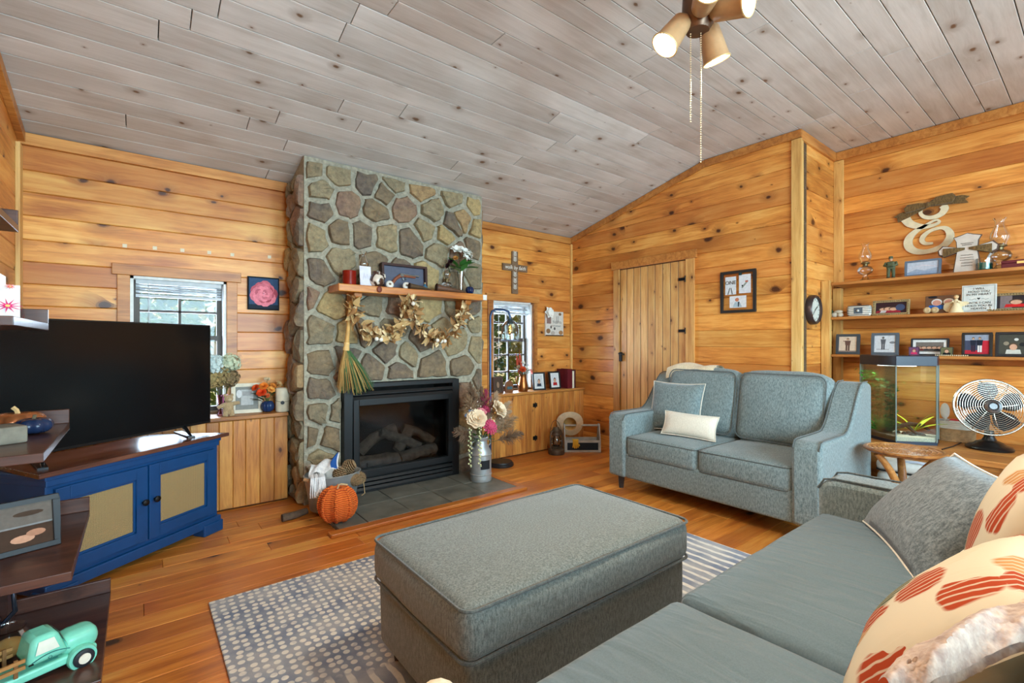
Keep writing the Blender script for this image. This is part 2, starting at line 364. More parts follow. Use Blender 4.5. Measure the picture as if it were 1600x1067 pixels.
# ---- walls: backing slabs with openings, boards in front
def holed(U0, U1, Z0, Z1, holes):
    rs = []; x = U0
    for a, b, c, d in sorted(holes): rs += [(x, a, Z0, Z1), (a, b, Z0, c), (a, b, d, Z1)]; x = b
    return rs+[(x, U1, Z0, Z1)]
W1, W2 = (-.04, .525, .69, 1.66), (3.0, 3.56, .69, 1.66)
m = M()
for a, b, c, d in holed(WL-.12, WB+.12, -.1, ZA+.04, [W1, W2]): m.box(a, b, WA+BT, WA+.14, c, d)
wa = struct('wall_fireplace', m, outwall)
rows(wa, (0, WA+BT, 0), (1, 0, 0), (0, 0, 1), WL, WB, 0, ZA-.005, .142, wallwood, BT, .0045, holes=[W1, W2, (.97, 2.55, 0, 2.6)], seed=11)
cutB = [((-(ZF-ZA)/(WA-YC), 1), ZA-.006+(ZF-ZA)/(WA-YC)*WA*1.0), ((0, 1), ZF-.006)]   # in (s=-y, z): z <= ZA + k*(WA + s)
kk = (ZF-ZA)/(WA-YC); cutB = [((-kk, 1), ZA-.006+kk*WA), ((0, 1), ZF-.006)]
D1 = (-3.40, -2.53, 0, 2.015)
m = M()
m.box(WB+BT, WB+.14, WR, WA+.12, -.1, ZF+.05)
wb = struct('wall_door', m, outwall)
rows(wb, (WB+BT, 0, 0), (0, -1, 0), (0, 0, 1), -WA, -WR, 0, ZF, .147, wallwood, BT, .0045, holes=[D1], cut=cutB, seed=12)
wr = struct('wall_closet', M().box(WB+.03, WC+.12, WR+BT, WR+.1, -.1, ZF+.05), outwall)
rows(wr, (0, WR+BT, 0), (1, 0, 0), (0, 0, 1), WB, WC, 0, ZF-.005, .147, wallwood, BT, .0045, seed=13)
wc = struct('wall_alcove', M().box(WC+BT, WC+.14, WQ-.1, WR+.1, -.1, ZF+.05), outwall)
rows(wc, (WC+BT, 0, 0), (0, -1, 0), (0, 0, 1), -WR, -WQ, 0, ZF-.005, .147, wallwood, BT, .0045, seed=14, cut=[(((ZF-ZA)/(YC2-WQ), 1), ZF-(ZF-ZA)/(YC2-WQ)*(-YC2)*-1-.006-2*(ZF-ZA)/(YC2-WQ)*YC2)])
wl = struct('wall_left', M().box(WL-.14, WL-BT, WQ-.1, WA+.12, -.1, ZF+.05), outwall)
rows(wl, (WL-BT, 0, 0), (0, 1, 0), (0, 0, 1), WQ, WA, 0, ZF, .147, wallwood, BT, .0045, seed=15, cut=[((kk, 1), ZA-.006+kk*WA), ((0, 1), ZF-.006), ((-(ZF-ZA)/(YC2-WQ), 1), ZA-.006-(ZF-ZA)/(YC2-WQ)*WQ)])
RW = [(-.1, 1.2, .7, 2.2), (1.55, 2.85, .7, 2.2), (3.2, 4.5, .7, 2.2)]  # invented openings that let the added rear fill into the room
m = M()
for a, b, c, d in holed(WL-.12, WC+.12, -.1, ZA+.04, RW): m.box(a, b, WQ-.14, WQ, c, d)
struct('wall_rear', m, plain('rear_wall', srgb(206, 146, 80), .6))
# ---- trims
def trim(n, m, mat=trimwood, bev=.003): return obj('trim_%d' % n, m, mat, kind='structure', bev=bev)
trim(1, M().box(WL, .945, WA-.02, WA, ZA-.078, ZA-.004))
trim(2, M().box(2.575, WB-.02, WA-.02, WA, ZA-.078, ZA-.004))
def slopetrim(x0, x1): return M().add([(x, y, z) for x in (x0, x1) for y, z in ((WA, ZA-.07), (WA, ZA-.005), (YC, ZF-.005), (YC, ZF-.07))], [(0, 1, 2, 3), (7, 6, 5, 4), (0, 4, 5, 1), (1, 5, 6, 2), (2, 6, 7, 3), (3, 7, 4, 0)])
trim(3, slopetrim(WB-.02, WB)); trim(4, M().box(WB-.02, WB, WR-.02, YC, ZF-.07, ZF-.004)); trim(5, slopetrim(WL, WL+.035))
trim(6, M().box(WB-.0, WC-.02, WR-.02, WR, ZF-.085, ZF-.004)); trim(7, M().box(WC-.02, WC, YC2, WR, ZF-.08, ZF-.004))
trim(8, M().box(WL, WL+.022, WA-.09, WA, 0, ZA-.09), stripwood); trim(9, M().box(WB-.022, WB, WA-.03, WA, .68, ZA-.08), stripwood)
trim(10, M().box(WB-.022, WB, WR-.02, WR+.055, 0, ZF-.075), stripwood); trim(11, M().box(WC-.022, WC, WR-.075, WR, 1.74, ZF-.085), stripwood)
trim(12, M().box(WB, WB+.03, WR-.02, WR, 0, ZF-.09), stripwood)
# ---- windows
whitep = plain('white_vinyl', srgb(226, 226, 222), .4); frm = plain('dark_bronze_frame', srgb(64, 50, 38), .5); pane = glass('window_glass', (1, 1, 1, 1), .01, .0, 1.3)
blindm = plain('blind_slat', srgb(196, 202, 206), .5)
for n, (a, b, c, d) in ((1, W1), (2, W2)):
    w = obj('window_%d' % n, M().box(a, a+.018, WA+.0, WA+.13, c, d).box(b-.018, b, WA+.0, WA+.13, c, d).box(a, b, WA, WA+.13, d-.018, d), whitep, kind='structure')
    y0, y1 = WA+.09, WA+.12
    A, B = a+.018, b-.018; mid = 1.235
    for z0, z1, nr, yo in ((mid-.02, d-.018, 2, .012), (c, mid+.02, 3, -.012)):
        q = M(); t = .034
        q.box(A, A+t, y0+yo, y1+yo, z0, z1).box(B-t, B, y0+yo, y1+yo, z0, z1).box(A+t, B-t, y0+yo, y1+yo, z0, z0+t).box(A+t, B-t, y0+yo, y1+yo, z1-t, z1)
        q.box((A+B)/2-.009, (A+B)/2+.009, y0+yo, y1+yo, z0+t, z1-t)
        for i in range(1, nr): zz = z0+(z1-z0)*i/nr; q.box(A+t, B-t, y0+yo, y1+yo, zz-.008, zz+.008)
        sh = obj('sash', q, frm, w)
        for j in range(2):
            for i in range(nr):
                xa = A+t+j*((B-A)/2-t+.009); xb = xa+(B-A)/2-t-.009; za = z0+(z1-z0)*i/nr+.01; zb = z0+(z1-z0)*(i+1)/nr-.01
                obj('pane', M().box(xa, xb, (y0+y1)/2+yo-.002, (y0+y1)/2+yo+.002, za, zb), pane, sh)
    obj('casing', M().box(a-.068, a, WA-.02, WA, c, d), trimwood, w, bev=.003); obj('casing', M().box(b, b+.07, WA-.02, WA, c, d), trimwood, w, bev=.003)
    obj('head_casing', M().box(a-.095, b+.095, WA-.028, WA, d, d+.075), trimwood, w, bev=.003)
    bl = tag(bpy.data.objects.new('window_blind', None), 'white mini blind pulled up at the top of the window '+('behind the television' if n == 1 else 'beside the pipe lamp'), 'blind', 'raised blinds'); C.objects.link(bl); bl.location = ((a+b)/2, WA+.05, d-.018)
    hw = (b-a)/2-.03
    obj('headrail', M().box(-hw, hw, -.02, .02, -.03, 0), blindm, bl)
    for i in range(9): obj('slat', M().at((0, 0, -.037-i*.0065), (R(4 if i % 2 else -5), R(.5 if i % 3 else -.6), 0)).box(-hw, hw, -.018, .018, -.0012, .0012), blindm, bl)
    obj('bottom_rail', M().box(-hw, hw, -.018, .018, -.12, -.102), blindm, bl)
    obj('wand', M().tube([(-hw+.07, -.026, -.03), (-hw+.075, -.026, -.62)], .003, 6), blindm, bl)
    obj('pull_cord', M().tube([(hw-.08, -.026, -.03), (hw-.08, -.026, -.5)], .0016, 5), blindm, bl)
# ---- plank door with casing
d1 = obj('door_1', M().box(WB+.004, WB+BT, 2.53, 3.40, 0, 2.015), gapmat, kind='structure')
k = 9; dw = (3.375-2.565)/k
for i in range(k): board(d1, (WB+.02, 0, 0), (0, 0, 1), (0, 1, 0), [(.015, 2.565+i*dw+.0012), (2.01, 2.565+i*dw+.0012), (2.01, 2.565+(i+1)*dw-.0012), (.015, 2.565+(i+1)*dw-.0012)], .018, MT["pine_door_board"], .004, "plank")
obj('casing', M().box(WB-.02, WB, 3.375, 3.455, 0, 2.015), doorwood, d1, bev=.003); obj('casing', M().box(WB-.02, WB, 2.475, 2.565, 0, 2.015), doorwood, d1, bev=.003)
obj('head_casing', M().box(WB-.028, WB, 2.45, 3.48, 2.015, 2.1), trimwood, d1, bev=.003)
iron = plain('black_iron', srgb(26, 25, 25), .5, .6)
obj('door_handle', M().box(WB-.03, WB-.012, 3.335, 3.365, 1.0, 1.1).tube([(WB-.03, 3.35, 1.085), (WB-.055, 3.35, 1.085), (WB-.058, 3.345, 1.083), (WB-.058, 3.27, 1.078)], .008), iron, d1, smooth=40)
for z in (1.825, 1.32, .3): obj('hinge', M().box(WB-.02, WB-.012, 2.565, 2.64, z-.014, z+.014).cyl((WB-.022, 2.567, z-.03), (WB-.022, 2.567, z+.03), .006), iron, d1)
# ---- outside: ground and trees seen through the panes
gm = plain('leafy_ground', srgb(128, 122, 70), .95, var=.4, sc=3)
obj('ground', M().box(-14, 18, 4.6, 30, -.7, -.6), gm, kind='structure')
leafm = []
for i, c in enumerate((srgb(78, 112, 44), srgb(120, 140, 60), srgb(168, 160, 60), srgb(60, 92, 60))):
    m, t, b = nt('leaf_%d' % i, .6); oi = coords(t, (1, 1, 1), False); b.inputs['Transmission Weight'].default_value = 0
    t.links.new(ramp(t, noise_(t, oi, 2.5, 3), [(.3, tuple(x*.5 for x in c[:3])+(1,)), (.7, tuple(min(1, x*1.4) for x in c[:3])+(1,))]), b.inputs['Base Color']); leafm.append(m)
bark = plain('bark', srgb(92, 76, 62), .9, var=.4, sc=30, bm=.4)
treed = [(-1.9, 8.6, 0, 'bushy dark green tree outside'), (1.2, 8.8, 1, 'light green leafy tree outside'), (-.2, 12.4, 2, 'yellow-green tree outside'), (5.5, 9.2, 0, 'dark leafy tree outside'), (8.5, 9.0, 2, 'golden leafy tree outside'), (7.0, 12.6, 1, 'pale green tree outside'), (11.5, 12.2, 3, 'blue-green tree outside')]
near = ['beyond the left pane of the window behind the television', 'in the middle of the window behind the television', 'far right in the window behind the television', 'left in the window by the pipe lamp', 'in the middle of the window by the pipe lamp', 'right in the window by the pipe lamp', 'at the wood edge past the pipe lamp window']
for (x, y, k, lb), nn in zip(treed, near):
    rg = random.Random(int(x*10)); t = thing('tree', lb.replace(' outside', '')+' '+nn, 'tree', (x, y, -.6), group='trees outside the windows')
    obj('trunk', M().tube([(0, 0, 0), (.05, 0, 1.5), (-.05, .1, 3.2), (.05, 0, 4.6)], [.16, .13, .09, .03], 10), bark, t, smooth=60)
    q = M()
    for i in range(3800):
        a = rg.uniform(0, 2*PI); zz = rg.uniform(.15, 4.8); rr = (1.35 if zz < 3.4 else 1.0)*rg.uniform(.35, 1)**.5; p = Vector((rr*math.cos(a), rr*math.sin(a), zz)); s_ = rg.uniform(.07, .15)
        q.at(p, (rg.uniform(-1, 1), rg.uniform(-1, 1), rg.uniform(0, 6))).add([(-s_, 0, 0), (0, -s_*.55, .01), (s_, 0, 0), (0, s_*.55, .01)], [(0, 1, 2, 3)])
    obj('foliage', q, leafm[k], t, kind='stuff', weld=False)
# ================================================================== chimney
CX0, CX1, CY = .965, 2.56, 3.70
def zc(y): return ZA+(WA-y)*kk
mortar = plain('mortar', srgb(158, 152, 134), .95, var=.28, sc=45, bm=1.0)
IN = (1.235, 2.275, .0, .885)                       # opening for the insert
m = M(); yb = WA-.012
def chim(x0, x1, z0, z1=None):
    top = [(CY, (zc(CY)-.012) if z1 is None else z1), (yb, (zc(yb)-.012) if z1 is None else z1)]
    m.add([(x, y, z) for x in (x0, x1) for y, z in ((CY, z0), (yb, z0), top[1], top[0])], [(0, 1, 2, 3), (7, 6, 5, 4), (0, 4, 5, 1), (1, 5, 6, 2), (2, 6, 7, 3), (3, 7, 4, 0)])
chim(CX0, IN[0], 0); chim(IN[1], CX1, 0); chim(IN[0], IN[1], IN[3])
chm = tag(obj('stone_chimney', m, mortar), 'fieldstone fireplace chimney rising to the whitewashed ceiling', 'fireplace')
ms, t, b = nt('fieldstone', .85); v = coords(t, (1, 1, 1)); n1 = noise_(t, v, 5, 6, .65, .8); n2 = noise_(t, v, 26, 5, .7); oi = N(t, 'ObjectInfo').outputs['Random']
pal = N(t, 'ValToRGB'); pal.color_ramp.interpolation = 'CONSTANT'; el = pal.color_ramp.elements
cols = [(158, 146, 118), (134, 126, 108), (188, 166, 120), (124, 110, 94), (152, 142, 118), (110, 100, 94), (176, 146, 108), (140, 114, 104)]
while len(el) < len(cols): el.new(.5)
for i, (e, c) in enumerate(zip(el, cols)): e.position = i/len(cols); e.color = srgb(*c)
t.links.new(oi, pal.inputs[0])
c1 = mix(t, ramp(t, n1, [(.35, (0, 0, 0, 1)), (.65, (1, 1, 1, 1))]), pal.outputs[0], mix(t, .4, pal.outputs[0], srgb(176, 150, 108)))
c2 = mix(t, ramp(t, n2, [(.3, (.62, .6, .58, 1)), (.72, (1.15, 1.12, 1.05, 1))]), (0, 0, 0, 1), c1, 'MIX')
mm = mix(t, 1.0, c1, ramp(t, n2, [(.28, (.5, .48, .46, 1)), (.7, (1.1, 1.08, 1.0, 1))]), 'MULTIPLY')
t.links.new(mm, b.inputs['Base Color']); bump(t, b, math_(t, 'MULTIPLY_ADD', n2, .5, n1), .8, .03)
def stone(par, O, U, V, poly, rg, proud=.03):
    if area(poly) < 0: poly = poly[::-1]
    cx = sum(p[0] for p in poly)/len(poly); cy = sum(p[1] for p in poly)/len(poly)
    # subdivide and roughen the outline, then rings up to a lumpy face
    pts = []
    for i, p in enumerate(poly):
        q = poly[(i+1) % len(poly)]; L = math.hypot(q[0]-p[0], q[1]-p[1]); k = max(1, int(L/.05))
        for j in range(k):
            f = j/k; x = p[0]+(q[0]-p[0])*f; y = p[1]+(q[1]-p[1])*f; s_ = .012 if j else -.004
            pts.append((x-cx+rg.uniform(-1, 1)*.010, y-cy+rg.uniform(-1, 1)*.010))
    n = len(pts); m = M(); so = rg.uniform(0, 99); rings = [(1.0, 0), (.985, proud*.45), (.93, proud*.85), (.72, proud*1.05), (.4, proud*1.15)]
    vs = []
    tilt = (rg.uniform(-.12, .12), rg.uniform(-.12, .12))
    for r_, z in rings:
        for x, y in pts:
            zz = z+(noise.noise(Vector((x*12+so, y*12, z*5)))*.022+(x*tilt[0]+y*tilt[1])*.6 if z else 0); vs.append((x*r_, y*r_, zz if z == 0 else max(.004, zz)))
    vs.append((0, 0, proud*1.18)); fs = [(j*n+i, j*n+(i+1) % n, (j+1)*n+(i+1) % n, (j+1)*n+i) for j in range(4) for i in range(n)]
    fs += [(4*n+i, 4*n+(i+1) % n, 5*n) for i in range(n)]
    m.add(vs, fs); o = obj('stone', m, ms, par, smooth=38); mw = frame_matrix(O, U, V) @ Matrix.Translation((cx, cy, 0)); o.location = mw.translation; o.rotation_euler = mw.to_euler(); return o
a4 = [(180, 170), (340, 190), (520, 245), (612, 305), (670, 240), (835, 275), (1040, 330), (1155, 380), (235, 285), (395, 370), (235, 420), (345, 540), (565, 415), (735, 400), (905, 420), (1015, 490), (1085, 450), (205, 560), (495, 550), (620, 575), (770, 590), (865, 530), (975, 560), (1185, 520), (1170, 650), (945, 660), (360, 715), (215, 790), (1160, 790), (560, 730), (1060, 690), (700, 800), (870, 820), (460, 850), (1040, 850), (300, 980), (540, 985), (690, 1000), (900, 1010), (1040, 1010), (1165, 1010), (150, 900)]
a5 = [(190, 110), (205, 260), (190, 385), (175, 490), (232, 610), (268, 490), (130, 600), (180, 715), (420, 290), (550, 285), (700, 275), (580, 228), (660, 150), (850, 275), (820, 160), (915, 190), (500, 210), (390, 105), (310, 130), (300, 230), (300, 330), (520, 90), (745, 90), (920, 60), (860, 400), (930, 350), (890, 520), (860, 620), (920, 640), (880, 740), (930, 460), (120, 780), (210, 820)]
seeds = [P(440+x/3.811, 220+y/3.811, Y=CY-.03) for x, y in a4]+[P(440+x/2.965, 480+y/2.965, Y=CY-.03) for x, y in a5]
seeds = [(p.x, p.z) for p in seeds]
def cells(seeds, x0, x1, z0, z1, gap, rg, excl=None):
    for i, s_ in enumerate(seeds):
        if not (x0 < s_[0] < x1 and z0 < s_[1] < z1): continue
        if excl and excl[0] < s_[0] < excl[1] and excl[2] < s_[1] < excl[3]: continue
        poly = [(x0, z0), (x1, z0), (x1, z1), (x0, z1)]
        for j, q in enumerate(seeds):
            if i != j:
                n = (q[0]-s_[0], q[1]-s_[1]); poly = clip(poly, n, n[0]*(q[0]+s_[0])/2+n[1]*(q[1]+s_[1])/2)
                if len(poly) < 3: break
        if excl and len(poly) > 2:
            if s_[1] >= excl[3]-.02: poly = clip(poly, (0, -1), -excl[3]) if any(excl[0] < p[0] < excl[1] and p[1] < excl[3] for p in poly) else poly
            elif s_[0] <= excl[0]: poly = clip(poly, (1, 0), excl[0])
            else: poly = clip(poly, (-1, 0), -excl[1])
            if s_[0] <= excl[0]: poly = clip(poly, (1, 0), excl[0]) if any(p[1] < excl[3]-.05 for p in poly) else poly
            if s_[0] >= excl[1]: poly = clip(poly, (-1, 0), -excl[1]) if any(p[1] < excl[3]-.05 for p in poly) else poly
        if len(poly) < 3 or abs(area(poly)) < .003: continue
        if area(poly) < 0: poly = poly[::-1]
        cx = sum(p[0] for p in poly)/len(poly); cy = sum(p[1] for p in poly)/len(poly); rad = math.sqrt(abs(area(poly))/3.1)
        # mortar gap; corners rounded off a little
        pl = []
        ip = [(cx+(p[0]-cx)*(1-gap/rad), cy+(p[1]-cy)*(1-gap/rad)) for p in poly]
        for a, p in enumerate(ip):
            o, q = ip[a-1], ip[(a+1) % len(ip)]
            pl += [(p[0]+(o[0]-p[0])*.09, p[1]+(o[1]-p[1])*.09), (p[0]+(q[0]-p[0])*.09, p[1]+(q[1]-p[1])*.09)]
        yield pl
rg = random.Random(21)
for pl in cells(seeds, CX0+.005, CX1-.005, .0, zc(CY)-.03, .019, rg, IN): stone(chm, (0, CY-.001, 0), (1, 0, 0), (0, 0, 1), pl, rg, rg.uniform(.02, .045))
for side in (0, 1):
    sd = []
    for i in range(400):
        c_ = (rg.uniform(0, WA-CY), rg.uniform(0, 2.55))
        if all(math.hypot((c_[0]-q[0])*1.1, c_[1]-q[1]) > .17 for q in sd): sd.append(c_)
    if side == 0:
        for pl in cells([(-a-CY, b) for a, b in sd], -WA+.025, -CY-.0, 0, ZA-.02, .01, rg): stone(chm, (CX0+.002, 0, 0), (0, -1, 0), (0, 0, 1), pl, rg, rg.uniform(.03, .05))
    else:
        for pl in cells([(a+CY, b) for a, b in sd], CY, WA-.025, 0, ZA-.02, .01, rg): stone(chm, (CX1-.002, 0, 0), (0, 1, 0), (0, 0, 1), pl, rg, rg.uniform(.01, .02))
# ---- slate hearth
slate = plain('slate', srgb(104, 104, 96), .45, var=.3, sc=7, bm=.3, rnd=True)
he = tag(obj('hearth', M().box(1.0, 2.45, 3.03, CY, -.02, .012), plain('grout', srgb(120, 112, 100), .9)), 'grey slate tile hearth with wooden edging on the floor before the fireplace', 'hearth')
xs = [1.0, 1.19, 1.51, 1.83, 2.14, 2.45]; ys = [3.03, 3.36, 3.70]
for i in range(5):
    for j in range(2):
        a, b_ = xs[i]+.003, xs[i+1]-.003; c_, d = ys[j]+.003, ys[j+1]-.003
        board(he, (0, 0, .012), (1, 0, 0), (0, 1, 0), [(a, c_), (b_, c_), (b_, d), (a, d)], .01+.0015*((i+j) % 2), slate, .0015, 'tile')
obj('wood_edging', M().box(.93, 2.5, 2.96, 3.03, 0, .024), floorwood, he, bev=.005)
obj('wood_edging', M().box(2.45, 2.5, 3.03, CY, 0, .024), floorwood, he, bev=.005)
# ---- gas fireplace insert
blk = plain('black_steel', srgb(22, 24, 26), .42, .3, spec=.5); soot = plain('firebox_lining', srgb(34, 31, 29), .9, var=.35, sc=14)
ins = thing('fireplace_insert', 'black gas fireplace insert with louvres, glass front and ceramic logs', 'fireplace', ((IN[0]+IN[1])/2, CY, .0225))
hw = (IN[1]-IN[0])/2-.004; hh = IN[3]-.0265
obj('firebox', M().box(-hw+.02, hw-.02, .33, .35, 0, hh).box(-hw+.02, -hw+.04, 0, .33, 0, hh).box(hw-.04, hw-.02, 0, .33, 0, hh).box(-hw+.04, hw-.04, 0, .33, hh-.02, hh).box(-hw+.04, hw-.04, 0, .33, 0, .14), soot, ins)
fy0, fy1 = -.06, .0
obj('surround', M().box(-hw, -hw+.07, fy0, fy1, 0, hh).box(hw-.07, hw, fy0, fy1, 0, hh).box(-hw+.07, hw-.07, fy0, fy1, hh-.035, hh).box(-hw+.07, hw-.07, fy0, fy1, 0, .02), blk, ins, bev=.004)
for z in (.735, .772): obj('louvre', M().at((0, fy0-.004, z), (R(-28), 0, 0)).box(-hw+.07, hw-.07, -.004, .045, -.004, .026), blk, ins, bev=.003)
for z in (.022, .056, .09): obj('louvre', M().at((0, fy0-.004, z), (R(-28), 0, 0)).box(-hw+.07, hw-.07, -.004, .045, -.004, .022), blk, ins, bev=.003)
g0, g1 = .145, .715
obj('glass_frame', M().box(-hw+.07, -hw+.115, fy0-.012, fy1, g0-.02, g1+.02).box(hw-.115, hw-.07, fy0-.012, fy1, g0-.02, g1+.02).box(-hw+.115, hw-.115, fy0-.012, fy1, g1-.03, g1+.02).box(-hw+.115, hw-.115, fy0-.012, fy1, g0-.02, g0+.035), blk, ins, bev=.004)
obj('glass_front', M().box(-hw+.115, hw-.115, -.035, -.031, g0+.035, g1-.03), glass('fire_glass', (.62, .62, .62, 1), .04, .0, 1.35), ins)
logm = plain('ceramic_log', srgb(126, 112, 98), .9, var=.5, sc=22, bm=.6)
for pts, r_ in (([(-.34, .12, .2), (-.1, .1, .2), (.1, .08, .19)], .05), ([(.0, .07, .2), (.2, .09, .22), (.36, .1, .23)], .05), ([(-.32, .17, .26), (-.18, .2, .37), (.02, .2, .43)], .045), ([(.02, .16, .24), (.1, .18, .33), (.16, .2, .4)], .045), ([(-.14, .15, .42), (.06, .16, .34), (.22, .14, .26)], .04), ([(.1, .22, .42), (.24, .2, .37), (.36, .14, .28)], .042)):
    q = M().tube([tuple(Vector(p)+Vector((0, 0, 0))) for a in range(len(pts)-1) for p in [Vector(pts[a]).lerp(Vector(pts[a+1]), f/4) for f in range(4)]]+[pts[-1]], r_, 10)
    q.v = [tuple(Vector(p)+noise.noise_vector(Vector(p)*16)*.014) for p in q.v]; obj('log', q, logm, ins, smooth=50)
obj('grate', M().box(-.36, .36, .05, .06, .14, .155).box(-.3, -.285, .045, .06, .14, .2).box(.0, .015, .045, .06, .14, .2).box(.28, .295, .045, .06, .14, .2), blk, ins)
# ---- mantel
mz, my = 1.575, 3.43
man = thing('mantel_shelf', 'thick honey wood mantel shelf on curved brackets across the chimney', 'shelf', (1.77, 3.66, mz))
obj('shelf_board', M().box(-.64, .66, my-3.66, .005, 0, .055), mantelwood, man, bev=.006)
br = [(0, 0), (.17, 0), (.165, -.03), (.12, -.05), (.075, -.09), (.06, -.14), (.045, -.2), (0, -.22)]
for x in (-.475, .505): obj('bracket', M().at((x-.03, .0, 0), (R(90), 0, R(-90))).prism([(a, b_) for a, b_ in br], -.06, 0), mantelwood, man, bev=.004)
obj('white_tag', M().box(.615, .655, my-3.66-.003, my-3.66-.0005, .005, .05), plain('tag_white', srgb(226, 222, 216), .6), man)
MZ = mz+.055
# ================================================================== large furniture
greyfab = fabric('grey_tweed', srgb(92, 106, 108), srgb(146, 160, 160), 240)
ottofab = fabric('ottoman_tweed', srgb(84, 90, 88), srgb(130, 138, 134), 260, stain=srgb(92, 90, 80))
pipem = fabric('piping', srgb(74, 80, 80), srgb(104, 110, 108), 200)
coverm = fabric('smooth_cover', srgb(92, 112, 122), srgb(104, 124, 133), 380, .8, .05)
ct = coverm.node_tree; cb_ = ct.nodes['Principled BSDF']; cmp_ = coords(ct, (9, 2.2, 3), False); cn = N(ct, 'TexNoise'); cn.inputs['Scale'].default_value = 1.3; cn.inputs['Distortion'].default_value = 1.6; ct.links.new(cmp_, cn.inputs['Vector']); bump(ct, cb_, cn.outputs[0], .5, .03)
legm = plain('dark_leg', srgb(38, 28, 24), .4)
def rect_loop(x0, x1, y0, y1, z, r=.03, n=4):
    pts = []
    for cx, cy, a0 in ((x1-r, y1-r, 0), (x0+r, y1-r, 90), (x0+r, y0+r, 180), (x1-r, y0+r, 270)):
        for i in range(n+1): a = R(a0+90*i/n); pts.append((cx+r*math.cos(a), cy+r*math.sin(a), z))
    return pts
def arm_profile(D, h, hb):
    # side view in (y, z): front at -D/2, flat, then sweeping up to the back
    p = [(-D/2, .11), (-D/2-.004, h-.05), (-D/2+.02, h-.008), (-D/2+.06, h)]
    for i in range(9): f = i/8; y = -D/2+.40+f*(D-.56); p.append((y, h+(hb-h)*(f*f*(3-2*f))**1.15))
    return p+[(D/2-.06, hb), (D/2, hb-.02), (D/2, .11)]
def couch(name, label, loc, rz, W, D, aw, h, hb, seat_z, splits, seatm, fab=greyfab, bh=.53, bo=.29):
    t = thing(name, label, 'sofa', loc, rz); ix = W/2-aw
    obj('base', M().at((0, .0, .11)).soft(W-2*aw+.02, D-.03, .2, .02), fab, t, smooth=50)
    for s in (-1, 1):
        a = obj('arm', M().at((s*(W/2-aw/2)-aw/2*1, 0, 0), (R(90), 0, R(90))).prism(arm_profile(D, h, hb), 0, aw), fab, t, smooth=50, bev=.022)
        for e in (-1, 1):
            xx = s*(W/2-aw/2)+e*(aw/2-.012); obj('piping', M().tube([(xx, y-(.0 if i else 0), z+.004) for i, (y, z) in enumerate(arm_profile(D, h, hb)[1:-2])], .0045, 6), pipem, a, smooth=60)
        for e in (-1, 1): obj('leg', M().at((s*(W/2-.07), e*(D/2-.08), 0)).lathe([(.024, 0), (.036, .115)], 4), legm, t)
    obj('back_frame', M().at((0, D/2-.1, .11)).soft(W-2*aw+.02, .18, hb-.11-.03, .04), fab, t, smooth=50)
    for i, (a, b) in enumerate(splits):
        c = obj('seat_cushion', M().at(((a+b)/2, -.1, seat_z-.165)).soft(b-a-.004, D-.22, .165, .035, 8, (0, .012, .018), .006, i), seatm, t, smooth=60)
        if seatm is fab:
            for z in (seat_z-.012, seat_z-.152): obj('piping', M().tube(rect_loop(a+.006, b-.006, -.1-(D-.22)/2+.004, -.1+(D-.22)/2-.02, z, .035), .0045, 6, True), pipem, c, smooth=60)
    n = len(splits)
    for i, (a, b) in enumerate(splits):
        c = obj('back_cushion', M().soft(b-a+.02 if n == 2 else b-a, .2, bh, .07, 8, (0, .035, .025), .012, i+5), fab, t, ((a+b)/2, D/2-bo, seat_z-.005), (R(-11), 0, 0), smooth=60)
        obj('piping', M().tube([(x, -.105, z+bh/2) for x, z, _ in rect_loop(-(b-a)/2+.012, (b-a)/2-.012, -bh/2+.015, bh/2-.015, 0, .06)], .005, 6, True), pipem, c, smooth=60)
    return t
LV = (3.54, 1.815)
couch('loveseat', 'grey tweed two-seat loveseat with sloping arms in front of the plank door', (LV[0], LV[1], 0), R(-90), 1.57, .92, .165, .62, .93, .45, [(-.62, 0), (0, .62)], greyfab)
SF = (1.26, .245)
couch('sofa', 'grey sofa with smooth fitted seat covers facing the fireplace', (SF[0], SF[1], .0112), R(180), 2.36, 1.05, .18, .62, .78, .485, [(-1.0, .07), (.07, 1.0)], coverm, bh=.36, bo=.25)
# ---- ottoman
ot = thing('ottoman', 'large grey-beige tweed ottoman with a welted cushion top on the rug', 'ottoman', (1.25, 1.41, .012))
obj('base', M().at((0, 0, .06)).soft(1.07, .62, .25, .025, 6, (.006, .006, 0), .004), ottofab, ot, smooth=50)
cu = obj('cushion', M().at((0, 0, .295)).soft(1.11, .655, .165, .045, 10, (.012, .012, .018), .004, 3), ottofab, ot, smooth=60)
for z in (.45, .306): obj('welt', M().tube(rect_loop(-.553, .553, -.326, .326, z, .04), .0055, 6, True), pipem, cu, smooth=60)
for sx in (-1, 1):
    for sy in (-1, 1): obj('foot', M().at((sx*.47, sy*.25, 0)).lathe([(.026, 0), (.036, .065)], 4), legm, ot)
# ---- rug
mr, t, b = nt('rug_pile', .95, 0, .15); v = coords(t, (1, 1, 1), False); sp = N(t, 'SeparateXYZ'); t.links.new(v, sp.inputs[0])
wob = noise_(t, v, 3, 3); band = math_(t, 'SINE', math_(t, 'MULTIPLY_ADD', wob, 2.4, math_(t, 'MULTIPLY', sp.outputs[1], 4.6)))
vo = N(t, 'TexVoronoi', voronoi_dimensions='2D'); vo.inputs['Scale'].default_value = 27; vo.inputs['Randomness'].default_value = .35; t.links.new(v, vo.inputs['Vector'])
dots = ramp(t, vo.outputs['Distance'], [(.30, (1, 1, 1, 1)), (.38, (0, 0, 0, 1))])
sx = math_(t, 'SINE', math_(t, 'MULTIPLY_ADD', noise_(t, v, 9, 2), 3.0, math_(t, 'MULTIPLY', sp.outputs[0], 95)))
stm = N(t, 'Mapping'); stm.inputs['Scale'].default_value = (22, 3.2, 1); t.links.new(v, stm.inputs[0])
